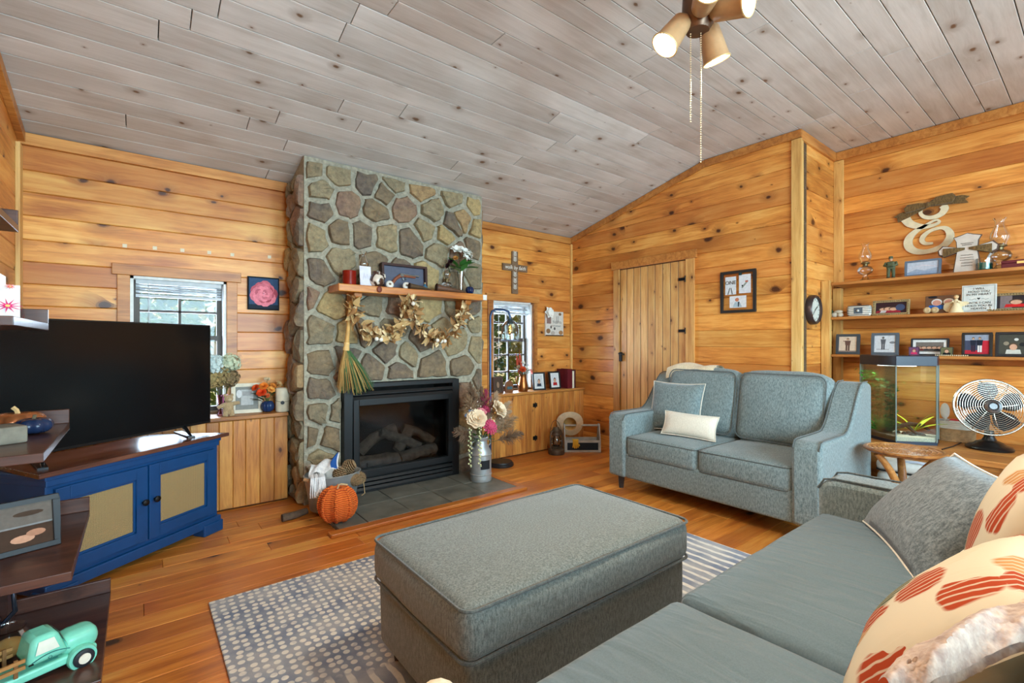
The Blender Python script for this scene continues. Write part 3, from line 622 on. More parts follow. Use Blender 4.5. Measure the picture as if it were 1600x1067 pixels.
stripes = ramp(t, math_(t, 'MULTIPLY', sx, math_(t, 'ADD', noise_(t, stm.outputs[0], 1.0, 2), .15)), [(.22, (0, 0, 0, 1)), (.34, (1, 1, 1, 1))])
pat = mix(t, ramp(t, band, [(.35, (0, 0, 0, 1)), (.5, (1, 1, 1, 1))]), dots, stripes)
wear = ramp(t, noise_(t, v, 16, 4), [(.32, (0, 0, 0, 1)), (.5, (1, 1, 1, 1))])
ground_ = ramp(t, noise_(t, v, 4.5, 4), [(.3, srgb(106, 122, 152)), (.5, srgb(156, 164, 178)), (.7, srgb(190, 192, 194))])
fib = noise_(t, v, 420, 2)
t.links.new(mix(t, math_(t, 'MULTIPLY', pat, math_(t, 'MULTIPLY_ADD', wear, .55, .45)), ground_, srgb(236, 234, 226)), b.inputs['Base Color']); bump(t, b, math_(t, 'MULTIPLY_ADD', pat, .4, fib), .5, .006)
rug = tag(obj('area_rug', M().box(.255, 2.71, -.45, 2.57, .0, .011), mr, bev=.004), 'grey, blue and cream patterned area rug under the ottoman', 'rug')
# ---- TV stand and television across the corner
TVA = math.atan2(.612, .79)
bluep = plain('blue_paint', srgb(8, 66, 118), .42, var=.1, sc=9); bluedk = plain('blue_dark', srgb(12, 50, 98), .5)
mb, t, b = nt('burlap', .95); v = coords(t, (1, 1, 1), False); w1 = N(t, 'TexWave', bands_direction='X'); w1.inputs['Scale'].default_value = 45; w1.inputs['Distortion'].default_value = 1.2; w2 = N(t, 'TexWave', bands_direction='Z'); w2.inputs['Scale'].default_value = 45; w2.inputs['Distortion'].default_value = 1.2
t.links.new(v, w1.inputs[0]); t.links.new(v, w2.inputs[0]); wv = math_(t, 'MULTIPLY', math_(t, 'ADD', w1.outputs['Fac'], w2.outputs['Fac']), .5)
t.links.new(mix(t, noise_(t, v, 20, 3), ramp(t, wv, [(.2, srgb(110, 88, 54)), (.8, srgb(190, 164, 116))]), srgb(160, 134, 90)), b.inputs['Base Color']); bump(t, b, wv, .5, .003)
st = thing('tv_stand', 'blue painted corner media cabinet with burlap door panels and dark wood top', 'cabinet', (.036, 3.278, 0), TVA)
hw, dp = .462, .36
body = obj('body', M().box(-hw, hw, .0, dp, .09, .575).box(-hw-.004, hw+.004, -.012, dp, .545, .59).box(-hw-.012, hw+.012, -.02, dp, .575, .597), bluep, st, bev=.004)
obj('plinth', M().box(-hw-.012, hw+.012, -.02, dp, .045, .1).box(-hw-.02, -hw+.12, -.028, .06, 0, .07).box(hw-.12, hw+.02, -.028, .06, 0, .07).box(-hw-.02, -hw+.06, dp-.06, dp, 0, .07).box(hw-.06, hw+.02, dp-.06, dp, 0, .07), bluep, st, bev=.006)
top = [(-hw-.05, -.045), (hw+.05, -.045), (hw-.13, dp+.02), (-hw+.02, dp+.02)]
obj('top', M().prism(top, .597, .62), reddark, st, bev=.004)
for s in (-1, 1):
    x0, x1 = (-hw+.03, -.004) if s < 0 else (.004, hw-.03); z0, z1 = .125, .53; f = .06
    d = obj('door', M().box(x0, x0+f, -.02, .0, z0, z1).box(x1-f, x1, -.02, .0, z0, z1).box(x0+f, x1-f, -.02, .0, z0, z0+f).box(x0+f, x1-f, -.02, 0, z1-f, z1).box(x0+f, x0+f+.012, -.012, 0, z0+f, z1-f).box(x1-f-.012, x1-f, -.012, 0, z0+f, z1-f).box(x0+f, x1-f, -.012, 0, z1-f-.012, z1-f).box(x0+f, x1-f, -.012, 0, z0+f, z0+f+.012), bluep, st, bev=.003)
    pn = obj('burlap_panel', M().box(x0+f, x1-f, -.006, -.002, z0+f, z1-f), mb, d)
    obj('knob', M().at((-.032*1 if s < 0 else .032, -.02, .34), (R(90), 0, 0)).lathe([(.006, 0), (.006, .012), (.016, .018), (.017, .026), (.008, .032)], 14), iron, d, smooth=50)
tvb = plain('tv_plastic', srgb(18, 18, 19), .35); scr, t, b = nt('tv_screen', .16); b.inputs['Base Color'].default_value = srgb(14, 15, 17); b.inputs['Specular IOR Level'].default_value = .35
tv = thing('television', 'large flat black television switched off on the blue cabinet', 'television', (.036-.612*.17, 3.278+.79*.17, .62), TVA)
obj('bezel', M().box(-.535, .575, .0, .03, .045, .70).box(-.42, .46, .03, .065, .1, .5), tvb, tv, bev=.004)
obj('screen', M().box(-.527, .567, -.002, .0, .06, .692), scr, tv)
for x in (-.36, .4): obj('foot', M().add([(x-.10, -.12, 0), (x-.07, -.14, 0), (x+.05, .1, 0), (x+.01, .12, 0), (x-.10, -.12, .008), (x-.07, -.14, .008), (x+.05, .1, .008), (x+.01, .12, .008)], [(3, 2, 1, 0), (4, 5, 6, 7), (0, 1, 5, 4), (1, 2, 6, 5), (2, 3, 7, 6), (3, 0, 4, 7)]).tube([(x-.08, -.12, .008), (x-.01, .015, .05)], [.006, .014], 8), tvb, tv, smooth=40)
# ---- tiered ladder shelf on the left, trays growing wider downwards
LZ = [1.63, 1.29, .93, .60, .28]; LX = [-.325, -.25, -.195, -.14, -.08]; LY0, LY1 = 1.75, 2.36
lad = thing('tiered_shelf', 'dark espresso tiered shelf unit with raised tray ends near the left wall', 'shelf', (WL, (LY0+LY1)/2, 0))
yo = (LY0+LY1)/2
for z, x in zip(LZ, LX):
    xr = x-WL; tr = obj('tray', M().box(.012, xr, LY0-yo, LY1-yo, -.045, -.02), darkwood, lad, bev=.002)
    obj('rim', M().box(.012, xr, LY1-yo-.015, LY1-yo, -.02, .03), darkwood, tr, bev=.002)
    tr.location = (0, 0, z); 
LT = [z-.02 for z in LZ]
for i in range(4):
    ya = LY1-yo-.03; xx = LX[i]-WL-.30 if i else .03
    obj('upright', M().box(.02+.02*i, .05+.02*i, -.2, -.17, LZ[i+1]-.02, LZ[i]-.045), darkwood, lad, bev=.002)
    obj('upright', M().box(LX[i]-WL-.22, LX[i]-WL-.19, ya-.12, ya, LZ[i+1]-.02, LZ[i]-.045), darkwood, lad, bev=.002)
for y in (LY0-yo+.05, LY1-yo-.08): obj('leg', M().box(.02, .06, y, y+.04, 0, LZ[4]-.045), darkwood, lad); obj('leg', M().box(LX[4]-WL-.1, LX[4]-WL-.06, y, y+.04, 0, LZ[4]-.045), darkwood, lad)
# ---- built-in cabinets under the windows
CF = 3.92
def planks(par, x0, x1, z0, z1, w, mat, y, seed):
    rg = random.Random(seed); x = x0
    while x < x1-.01:
        e = min(x+w*rg.uniform(.85, 1.15), x1)
        if x1-e < .04: e = x1
        board(par, (0, y, 0), (0, 0, 1), (-1, 0, 0), [(z0, -e+.001), (z1, -e+.001), (z1, -x-.001), (z0, -x-.001)], .016, mat, .004, 'plank'); x = e
def cabinet(label, x0, x1, door=None):
    c = thing('window_cabinet', label, 'cabinet', (0, 0, 0), group='low pine cabinets under the windows')
    obj('carcass', M().box(x0, x1, CF+.018, WA-.001, .002, .645), gapmat, c)
    segs = [(x0, x1)] if not door else [(x0, door[0]-.003), door, (door[1]+.003, x1)]
    for i, (a, b_) in enumerate(segs):
        if b_-a > .03:
            par = c
            if door and i == 1:
                par = obj('door', M().box(a, b_, CF+.012, CF+.017, .02, .64), gapmat, c)
                for z in (.16, .52): obj('hinge', M().box(b_-.03, b_+.03, CF-.006, CF+.001, z-.02, z+.02).cyl((b_, CF-.008, z-.03), (b_, CF-.008, z+.03), .006), iron, par)
            planks(par, a, b_, .012, .64, .085, MT['pine_upright_board'], CF+.016, int(a*31))
    obj('top_board', M().box(x0, x1, CF-.022, WA-.001, .645, .672), MT['shelf_pine'], c, bev=.004)
    return c
wood('pine_upright_board', srgb(226, 166, 84), srgb(202, 134, 64), srgb(160, 92, 42), srgb(84, 42, 20), .4, 4.2, .05, vary=.25)
cabinet('low plank-fronted pine cabinet between the blue stand and the chimney', WL+.001, CX0-.06)
cabinet('low plank-fronted pine cabinet with black hinges under the far window', CX1+.05, WB-.001, (2.86, 3.42))
TZ = .672
# ---- alcove shelf unit and bench
BX, BZ = 4.12, .47
SX = 4.655
sh = thing('shelf_unit', 'pine wall shelves of three long boards on posts in the alcove', 'shelf', (SX, WR, 0))
def SH(name, x0, x1, y0, y1, z0, z1, mat=shelfwood): return obj(name, M().box(y0-WR, y1-WR, -(x1-SX), -(x0-SX), z0, z1), mat, sh, bev=.003)
# local x runs along -Y so the grain follows the board
sh.rotation_euler = (0, 0, R(-90))
def SB(name, d0, d1, l0, l1, z0, z1, mat=shelfwood): return obj(name, M().box(l0, l1, d0, d1, z0, z1), mat, sh, bev=.003)
upr = wood('post_pine', srgb(226, 186, 112), srgb(204, 154, 84), srgb(170, 118, 58), srgb(90, 48, 24), .5, 4, .04, axis='Z', vary=.12)
SB('post', -.02, .02, .005, .072, BZ, 1.735, upr); SB('back_post', WC-SX-.06, WC-SX-.002, .005, .07, BZ, 1.69, upr)
SZ = (1.715, 1.422, 1.105)
for z, th in zip(SZ, (.024, .022, .022)): SB('shelf_board', .0, WC-SX-.002, .073, 2.3, z-th, z)
SB('end_post', .0, .06, 2.3, 2.36, BZ, 1.735, upr)
bn = thing('bench', 'low pine bench running under the alcove shelves', 'bench', (BX, WR, 0), R(-90))
for i, (a, b_) in enumerate(((0, .28), (.282, .56), (.562, WC-BX-.003))): obj('plank', M().box(.004, 2.36, a, b_, BZ-.035, BZ), shelfwood, bn, bev=.003)
obj('front_panel', M().box(.02, 2.34, .03, .05, .0, BZ-.035), tablewood, bn); 
for x in (.06, 1.2, 2.28): obj('leg', M().box(x-.03, x+.03, .0, .03, 0, BZ-.036), shelfwood, bn, bev=.003)
# ---- round side table
tb = thing('side_table', 'small round carved wooden side table beside the loveseat', 'table', (3.70, .79, 0))
obj('tabletop', M().at((0, 0, .52)).lathe([(.0, 0), (.16, .0), (.19, .008), (.205, .018), (.206, .024), (.2, .03), (.185, .031), (.18, .026), (.0, .026)], 40, False), tablewood, tb, smooth=40)
q = M()
for r_ in (.03, .055, .08, .105, .13, .155): q.tube([(r_*math.cos(2*PI*i/36), r_*math.sin(2*PI*i/36), .5465) for i in range(36)], .0028, 5, True)
for i in range(40): a = 2*PI*i/40; q.tube([(.035*math.cos(a), .035*math.sin(a), .5465), (.172*math.cos(a+.2), .172*math.sin(a+.2), .5465)], .0022, 4)
obj('carving', q, tablewood, tb)
for i in range(3):
    a = R(20+120*i); pts = []
    for j in range(11): f = j/10; r_ = .035+.13*abs(2*f-1)**1.8; pts.append((r_*math.cos(a), r_*math.sin(a), .014+f*.508))
    obj('leg', M().tube(pts, [.018+.006*math.sin(PI*j/10) for j in range(11)], 8), tablewood, tb, smooth=60)
# ---- ceiling fan with four spot lamps
fx, fy = 1.623, .947
fan = thing('ceiling_fan', 'ceiling fan with four tan spotlight cans and two pull chains', 'ceiling fan', (fx, fy, ZF))
brz = plain('fan_bronze', srgb(96, 70, 52), .35, .6); tan = plain('lamp_can', srgb(176, 138, 98), .4, .1); blade = darkwood
obj('motor', M().lathe([(.02, 0), (.075, -.0), (.08, -.04), (.03, -.06), (.03, -.09), (.11, -.11), (.13, -.15), (.13, -.22), (.1, -.27), (.06, -.3), (.06, -.36)][::-1], 28), brz, fan, smooth=40)
for i in range(4):
    a = YAW*-1+R(90)+R(45+90*i); bl = obj('blade', M().at((0, 0, -.13), (R(9), 0, a)).box(.2, .56, -.065, .065, -.004, .004), blade, fan, bev=.003)
    obj('blade_arm', M().at((0, 0, -.13), (0, 0, a)).box(.1, .26, -.02, .02, -.012, -.004), brz, bl)
hub = obj('light_hub', M().at((0, 0, 0)).lathe([(.045, -.36), (.05, -.4), (.055, -.48), (.055, -.55), (.04, -.575), (.012, -.58)][::-1], 20), brz, fan, smooth=40)
bulb = emit('lamp_bulb', (1, .82, .52, 1), 40); rim = plain('lamp_rim', srgb(214, 184, 130), .3, .4)
fwd = Vector((sY, cY, 0)); rgt = Vector((cY, -sY, 0)); up = Vector((0, 0, 1))
for dr in (-rgt*.6-up*.82-fwd*.1, -fwd*.9-up*.12-rgt*.16, rgt*.62-fwd*.72-up*.22, rgt*.3-up*.85+fwd*.15):
    dr = dr.normalized(); o0 = Vector((0, 0, -.53))+Vector((dr.x, dr.y, 0)).normalized()*.05; q = dr.to_track_quat('Z', 'Y').to_euler()
    c = obj('lamp_can', M().lathe([(.02, .0), (.036, .02), (.04, .06), (.046, .12), (.05, .135), (.048, .135), (.042, .11), (.034, .06), (.0, .05)], 22, False), tan, fan, o0, q, smooth=40)
    obj('lamp_rim', M().tube([(.049*math.cos(2*PI*i/24), .049*math.sin(2*PI*i/24), .135) for i in range(24)], .003, 6, True), rim, c, smooth=60)
    obj('bulb', M().lathe([(.012, .055), (.026, .075), (.036, .105), (.034, .118), (.02, .126), (.0, .128)], 18, False), bulb, c, smooth=60)
    p = Vector((fx, fy, ZF))+o0+dr*.16; L = light('fan_lamp', 'SPOT', p, 33, (1, .89, .72), q, shadow_soft_size=.04, spot_size=R(165), spot_blend=.7)
    L.rotation_euler = (-dr).to_track_quat('Z', 'Y').to_euler()
chain = plain('chain_brass', srgb(226, 214, 180), .3, .6)
for u, vb in ((1079, 190), (1095, 253)):
    fw = 1.75; zb = CH+(HY-vb)/F*fw; x = ((u-800)/F*fw); loc = fwd*fw+rgt*x; n = int((ZF-.57-zb)/.0085); q = M()
    for i in range(n): q.ball((loc.x-fx, loc.y-fy, zb-ZF+i*.0085), .0028, 6, 4)
    obj('pull_chain', q, chain, fan, weld=False)
# ================================================================== small things: helpers
def poly_e(cx, cz, rx, rz, n=14): return [(cx+rx*math.cos(2*PI*i/n), cz+rz*math.sin(2*PI*i/n)) for i in range(n)]
def poly_r(a, b, c, d): return [(a, b), (c, b), (c, d), (a, d)]
def pic(w, h, shapes, y=0.0, x0=0, z0=0, step=.0003):
    """flat print in the x-z plane facing -y; shapes in 0..1 coordinates"""
    m = M()
    for i, (pts, col) in enumerate(shapes):
        m.col = col if len(col) == 4 else srgb(*col); m.add([(x0+(x-.5)*w, y-i*step, z0+z*h) for x, z in pts], [tuple(range(len(pts)))])
    return m
BG = lambda c: (poly_r(0, 0, 1, 1), c)
def figure(cx, b, h, shirt, pants, skin=(200, 160, 130), hair=(60, 44, 34), asp=1.0):
    w = h*.14*asp
    return [(poly_r(cx-w*.8, b, cx-w*.1, b+h*.48), pants), (poly_r(cx+w*.1, b, cx+w*.8, b+h*.48), pants), ([(cx-w*.9, b+h*.44), (cx+w*.9, b+h*.44), (cx+w*1.2, b+h*.8), (cx-w*1.2, b+h*.8)], shirt), (poly_e(cx, b+h*.92, w*.55, h*.09), hair), (poly_e(cx, b+h*.89, w*.48, h*.075), skin)]
def bust(cx, b, s, shirt, skin=(214, 168, 140), hair=(90, 70, 54)):
    return [([(cx-s*.5, b), (cx+s*.5, b), (cx+s*.42, b+s*.4), (cx-s*.42, b+s*.4)], shirt), (poly_e(cx, b+s*.68, s*.3, s*.34), hair), (poly_e(cx, b+s*.62, s*.24, s*.28), skin)]
fmats = {}
def cmat(c, rough=.5, metal=0, **k):
    key = (c, rough, metal)
    if key not in fmats: fmats[key] = plain('paint_%d_%d_%d_%d' % (c+(len(fmats),)), srgb(*c), rough, metal, spec=.3, **k)
    return fmats[key]
def photo(label, p, rz, w, h, fc, fw, shapes, tilt=9, group=None, matw=0, matc=(235, 235, 232), th=.018, name='photo_frame', cat='photo frame', ornate=False, stand=True):
    t = thing(name, label, cat, p, group=group, rot=(R(-tilt), 0, rz)); fm = cmat(fc, .45)
    q = M().box(-w/2, w/2, -th/2, th/2, 0, fw).box(-w/2, w/2, -th/2, th/2, h-fw, h).box(-w/2, -w/2+fw, -th/2, th/2, fw, h-fw).box(w/2-fw, w/2, -th/2, th/2, fw, h-fw)
    fo = obj('frame', q, fm, t, bev=.002)
    if ornate:
        q = M(); n = int((w+h)*2/.014)
        for i in range(n):
            s_ = i/n*2*(w+h); x, z = (s_-w/2, fw/2) if s_ < w else (w/2-fw/2, s_-w) if s_ < w+h else (w/2-(s_-w-h), h-fw/2) if s_ < 2*w+h else (-w/2+fw/2, h-(s_-2*w-h))
            q.ball((x, -th/2, z), .006, 6, 4)
        obj('beading', q, cmat((150, 130, 92), .4, .4), fo, smooth=60, weld=False)
    obj('backing', M().box(-w/2+fw*.5, w/2-fw*.5, .0, th/2-.001, fw*.5, h-fw*.5), cmat((60, 52, 46), .8), t)
    iw, ih = w-2*fw, h-2*fw; sh = ([BG(matc)] if matw else [])
    s2 = [([(matw/iw+x*(1-2*matw/iw), matw/ih+z*(1-2*matw/ih)) for x, z in pts], c) for pts, c in shapes] if matw else shapes
    obj('picture', pic(iw, ih, sh+s2, -.001, 0, fw), PRINT, t)
    if stand and tilt: obj('easel_leg', M().add([(-.02, th/2, h*.6), (.02, th/2, h*.6), (.03, th/2+h*.02, 0), (-.03, th/2+h*.02, 0)], [(0, 1, 2, 3)]), cmat((40, 36, 34), .8), t)
    return t
def petals(m, r, n, lift, curl, w=.5, off=0, z=0):
    for i in range(n):
        a = 2*PI*i/n+off
        def fn(u, v):
            x = r*(.08+.92*v); y = (u-.5)*2*r*w*math.sin(PI*min(1, .12+v*.83))**.8; zz = z+r*(lift*v-curl*v*v)+abs(u-.5)*r*.25
            return (x*math.cos(a)-y*math.sin(a), x*math.sin(a)+y*math.cos(a), zz)
        m.grid(fn, 2, 3)
    return m
def bloom_mesh(r, kind='rose'):
    m = M()
    if kind == 'rose':
        for i, (k, n, l, c) in enumerate(((1, 7, .35, .25), (.85, 6, .7, .3), (.65, 6, 1.1, .35), (.42, 5, 1.7, .4), (.22, 4, 2.6, .5))): petals(m, r*k, n, l, c, .62, i*.5)
    elif kind == 'daisy':
        petals(m, r, 14, .15, .1, .2); petals(m, r*.8, 12, .45, .2, .2, .2); petals(m, r*.5, 8, .9, .3, .25, .1)
    else: petals(m, r, 6, .8, .6, .42); petals(m, r*.8, 5, 1.2, .6, .4, .5)
    return m
def dupm(name, me, par, loc, rot, sc=1):
    o = bpy.data.objects.new(name, me); C.objects.link(o); o.parent = par; o.location = loc; o.rotation_euler = rot; o.scale = (sc,)*3 if not isinstance(sc, tuple) else sc; return o
def leaf_mesh(L, w, bend=.2, fold=.15):
    m = M(); m.grid(lambda u, v: ((u-.5)*2*w*math.sin(PI*min(.97, .06+v*.94))**.9, L*v, -bend*L*v*v+abs(u-.5)*2*fold*w), 2, 5); return m
def aim(d): return Vector(d).to_track_quat('Z', 'Y').to_euler()
def aimy(d): return Vector(d).to_track_quat('Y', 'Z').to_euler()
def squiggle(x0, x1, z, y, h, n, r=.0014):
    k = n*6; return M().tube([(x0+(x1-x0)*i/k, y, z+h/2*math.sin(i*2.1)*(.4+.6*abs(math.sin(i*1.3)))) for i in range(k+1)], r, 4)
def two(m):
    for a in (m if isinstance(m, list) else [m]): a.use_backface_culling = False
    return m
GLS = glass('clear_glass', (.97, .98, .98, 1), .02, .05); green = cmat((64, 110, 46), .6); stemm = cmat((92, 96, 50), .7)
def bouquet(par, blooms, z0, stems=True, leaves=0, seed=0, leafc=(70, 108, 48), leafL=.07, spread=.05):
    """blooms: (x, y, z, r, kind, colour)"""
    rg = random.Random(seed); cache = {}
    for x, y, z, r_, k, c in blooms:
        key = (k, c)
        if key not in cache: cache[key] = obj('bloom', bloom_mesh(1.0, k), cmat(c, .7), par, smooth=60, weld=False); o = cache[key]; first = True
        else: o = dupm('bloom', cache[key].data, par, (0, 0, 0), (0, 0, 0))
        d = Vector((x*1.5, y*1.5-.8*max(.02, z-z0), (z-z0)*.8+.03)); o.location = (x, y, z); o.rotation_euler = aim(d); o.scale = (r_,)*3
        if stems: obj('stem', M().tube([(0, 0, z0-.02), (x*.35, y*.35, z0+(z-z0)*.5), (x, y, z)], .0025, 5), stemm, par)
    if leaves:
        lm = obj('leaf', leaf_mesh(leafL, leafL*.22), cmat(leafc, .6), par, smooth=60)
        for i in range(leaves):
            o = lm if i == 0 else dupm('leaf', lm.data, par, (0, 0, 0), (0, 0, 0)); a = rg.uniform(0, 2*PI); e = rg.uniform(.2, 1.2)
            o.location = (spread*.4*math.cos(a), spread*.4*math.sin(a), z0+rg.uniform(0, .05)); o.rotation_euler = aimy((math.cos(a), math.sin(a), e))
def at(u, v, X=None, Y=None, Z=None, z=None):
    p = P(u, v, X, Y, Z)
    if z is not None: p.z = z
    return p
# ================================================================== left sill
z = TZ
t = thing('hydrangea_vase', 'dried white and tan hydrangeas in a pink glass vase on the sill by the television', 'vase', at(347, 650, Y=4.03, z=z))
obj('vase', M().lathe([(.03, 0), (.034, .01), (.024, .05), (.028, .1), (.036, .15), (.033, .15), (.025, .1), (.021, .05), (.028, .012), (.0, .012)], 18, False), glass('pink_glass', (.85, .6, .72, 1), .03, .06), t, smooth=50)
rg = random.Random(4)
for c, r_, cc in (((-.05, 0, .37), .075, (206, 218, 214)), ((.05, .0, .38), .07, (200, 206, 176)), ((.0, .01, .28), .085, (150, 128, 84)), ((-.06, -.01, .27), .065, (170, 146, 96)), ((.05, -.02, .27), .06, (134, 112, 80))):
    q = M()
    for i in range(130):
        d = Vector((rg.gauss(0, 1), rg.gauss(0, 1), rg.gauss(0, 1))).normalized(); p = Vector(c)+d*r_*rg.uniform(.8, 1.05); q.at(p, d.to_track_quat('Z', 'Y').to_euler()); petals(q, .014, 4, .3, .1, .5, rg.uniform(0, 3))
    q.at(); q.ball(c, r_*.72, 10, 7); obj('flower_head', q, cmat(cc, .8), t, weld=False)
    obj('stem', M().tube([(0, 0, .03), (c[0]*.5, c[1]*.5, .16), c], .003, 5), stemm, t)
t = thing('teddy_bear', 'small tan felt teddy bear figure with outstretched arms on the sill', 'figurine', at(357, 648, Y=3.965, z=z), R(8))
fz = fabric('teddy_felt', srgb(160, 134, 98), srgb(196, 170, 130), 300)
q = M().ball((0, 0, .06), (.035, .026, .05)).ball((0, -.004, .125), (.03, .027, .028)).ball((-.022, 0, .15), .012, 8, 6).ball((.022, 0, .15), .012, 8, 6).tube([(-.02, 0, .085), (-.05, -.005, .075), (-.07, -.005, .065)], [.016, .014, .012]).tube([(.02, 0, .085), (.05, -.005, .09), (.07, -.005, .092)], [.016, .014, .012]).tube([(-.014, 0, .05), (-.022, -.005, .0)], [.02, .018]).tube([(.014, 0, .05), (.022, -.005, .0)], [.02, .018])
obj('body', q, fz, t, smooth=60, weld=False); obj('muzzle', M().ball((0, -.03, .12), (.012, .01, .01), 8, 6), cmat((206, 186, 150), .9), t)
photo('cream framed grey certificate print leaning on the sill beside the teddy bear', at(386, 642, Y=4.045, z=z), R(-8), .205, .225, (226, 214, 190), .027, [BG((150, 150, 144)), (poly_r(.24, .2, .78, .88), (200, 202, 200)), (poly_r(.3, .6, .7, .8), (170, 172, 172)), (poly_e(.16, .7, .12, .18), (226, 228, 228))], 8)
t = thing('pumpkin_vase', 'navy blue ribbed pumpkin vase with orange flowers on the sill', 'vase', at(418, 640, Y=4.0, z=z))
obj('pumpkin', M().pumpkin(.047, .092, 9), cmat((30, 52, 92), .25), t, smooth=60)
bouquet(t, [(-.08, .0, .19, .03, 'rose', (226, 86, 34)), (-.03, -.02, .2, .034, 'rose', (234, 132, 44)), (-.045, -.03, .155, .038, 'rose', (232, 78, 30)), (.02, -.02, .17, .03, 'rose', (240, 170, 80)), (.04, .0, .2, .03, 'daisy', (222, 134, 50)), (.0, .02, .25, .025, 'daisy', (206, 186, 150)), (.075, -.01, .21, .03, 'lily', (216, 176, 120)), (-.01, -.04, .13, .02, 'rose', (206, 96, 52))], .085, True, 10, 2, (80, 84, 44), .08, .1)
t = thing('cream_crock', 'tall cream ceramic canister with cord and dark medallion on the sill', 'crock', at(441.5, 639, Y=3.985, z=z))
obj('body', M().lathe([(.046, 0), (.05, .004), (.051, .09), (.05, .176), (.047, .18), (.045, .176), (.045, .16), (.0, .16)], 26, False), cmat((224, 214, 188), .4), t, smooth=40)
obj('cord', M().tube([(.0515*math.cos(R(a)), .0515*math.sin(R(a)), .09-.012*math.cos(R(a+90))) for a in range(0, 360, 15)], .0015, 5, True), cmat((110, 92, 64), .8), t)
obj('medallion', M().at((-.012, -.053, .072), (R(90), 0, 0)).lathe([(.0, 0), (.014, 0), (.014, .004), (.0, .005)], 14, False), cmat((60, 62, 66), .5), t)
# ================================================================== mantel
z = MZ; Ym = 3.54
def mx(u, Y=Ym): return P(u, 440, Y=Y).x
t = thing('red_candle', 'dark red candle jar at the left end of the mantel', 'candle', (mx(546), Ym, z))
obj('jar', M().lathe([(.046, 0), (.05, .004), (.05, .11), (.047, .112), (.047, .095), (.0, .095)], 22, False), cmat((122, 22, 14), .15), t, smooth=40); obj('wick', M().cyl((0, 0, .095), (0, 0, .108), .0015, n=5), cmat((30, 26, 24), .9), t)
t = thing('greeting_card', 'white card with faint drawing standing on the mantel beside the red candle', 'card', (mx(572, 3.5), 3.5, z), rot=(R(-6), 0, R(4)))
obj('card', M().box(-.045, .045, 0, .004, 0, .155), cmat((214, 214, 226), .6), t); obj('drawing', M().tube([(-.02, -.001, .05), (-.01, -.001, .1), (.0, -.001, .06), (.012, -.001, .095), (.02, -.001, .055)], .0008, 4), cmat((150, 150, 170), .6), t)
def oil_lamp(label, p, s, group=None):
    t = thing('oil_lamp', label, 'oil lamp', p, group=group); k = s
    obj('font', M().lathe([(.0, 0), (.05*k, 0), (.052*k, .008*k), (.03*k, .02*k), (.016*k, .04*k), (.018*k, .055*k), (.05*k, .075*k), (.058*k, .1*k), (.045*k, .125*k), (.018*k, .135*k), (.0, .135*k)], 22, False), GLS, t, smooth=50)
    obj('burner', M().lathe([(.018*k, .135*k), (.02*k, .15*k), (.034*k, .155*k), (.034*k, .162*k), (.014*k, .175*k), (.0, .176*k)], 18, False), cmat((110, 96, 66), .35, .7), t, smooth=40)
    obj('chimney', M().lathe([(.03*k, .16*k), (.034*k, .18*k), (.048*k, .21*k), (.046*k, .235*k), (.024*k, .29*k), (.022*k, .315*k), (.034*k, .335*k)], 24, False), GLS, t, smooth=60)
    return t
oil_lamp('clear glass oil lamp on the mantel behind the white card', (mx(568, 3.6), 3.6, z), .84)
t = thing('spotted_pitcher', 'round cream and brown spotted pottery jug on the mantel', 'jug', (mx(589, 3.5), 3.5, z))
mc, tt, b = nt('spotted_glaze', .25); tt.links.new(ramp(tt, noise_(tt, coords(tt, (1, 1, 1), False), 18, 1), [(.44, srgb(216, 204, 188)), (.5, srgb(70, 46, 36))]), b.inputs['Base Color'])
obj('body', M().lathe([(.0, 0), (.03, 0), (.05, .025), (.056, .055), (.045, .085), (.03, .1), (.032, .12), (.028, .12), (.026, .1), (.0, .09)], 22, False), mc, t, smooth=60); obj('handle', M().tube([(.032, 0, .112), (.062, 0, .105), (.066, 0, .075), (.052, 0, .06)], .006, 8), mc, t, smooth=60)
t = thing('shadow_box', 'dark framed shadow box holding a flintlock pistol on the mantel', 'shadow box', (mx(633, 3.6), 3.61, z), rot=(R(-3), 0, 0))
w, h, d = .40, .215, .05
obj('case', M().box(-w/2, w/2, -d/2, d/2, 0, .018).box(-w/2, w/2, -d/2, d/2, h-.018, h).box(-w/2, -w/2+.018, -d/2, d/2, .018, h-.018).box(w/2-.018, w/2, -d/2, d/2, .018, h-.018), cmat((62, 38, 34), .4), t, bev=.002)
obj('lining', M().box(-w/2+.018, w/2-.018, d/2-.012, d/2-.004, .018, h-.018), cmat((92, 96, 112), .9), t)
pis = obj('pistol', M().at((0, -.0, .02)).tube([(-.13, 0, .0), (-.11, 0, .03), (-.075, 0, .075), (-.04, 0, .1), (.0, 0, .105), (.1, 0, .1)], [.014, .014, .013, .014, .012, .009], 10), cmat((140, 80, 56), .4), t, smooth=60)
obj('barrel', M().cyl((-.03, -.008, .135), (.13, -.008, .128), .007), cmat((150, 146, 140), .3, .9), pis); obj('lock', M().box(-.04, -.01, -.014, -.006, .115, .14).tube([(-.02, -.012, .105), (-.01, -.012, .085), (.01, -.012, .092), (.015, -.012, .11)], .003, 6), cmat((110, 106, 100), .35, .8), pis)
for u, lb in ((609, 'small white seashell disc on the mantel next to the spotted jug'), (635, 'small white seashell disc on the mantel next to the powder horn')):
    t = thing('shell', lb, 'shell', (mx(u, 3.51), 3.51, z), R(-10)); obj('disc', M().at((0, 0, .03), (R(78), 0, 0)).lathe([(.0, .012), (.02, .012), (.03, .006), (.031, 0), (.0, -.004)], 18, False), cmat((222, 216, 206), .4), t, smooth=50); obj('center', M().ball((0, -.01, .032), (.012, .006, .01), 8, 6), cmat((120, 96, 76), .5), t)
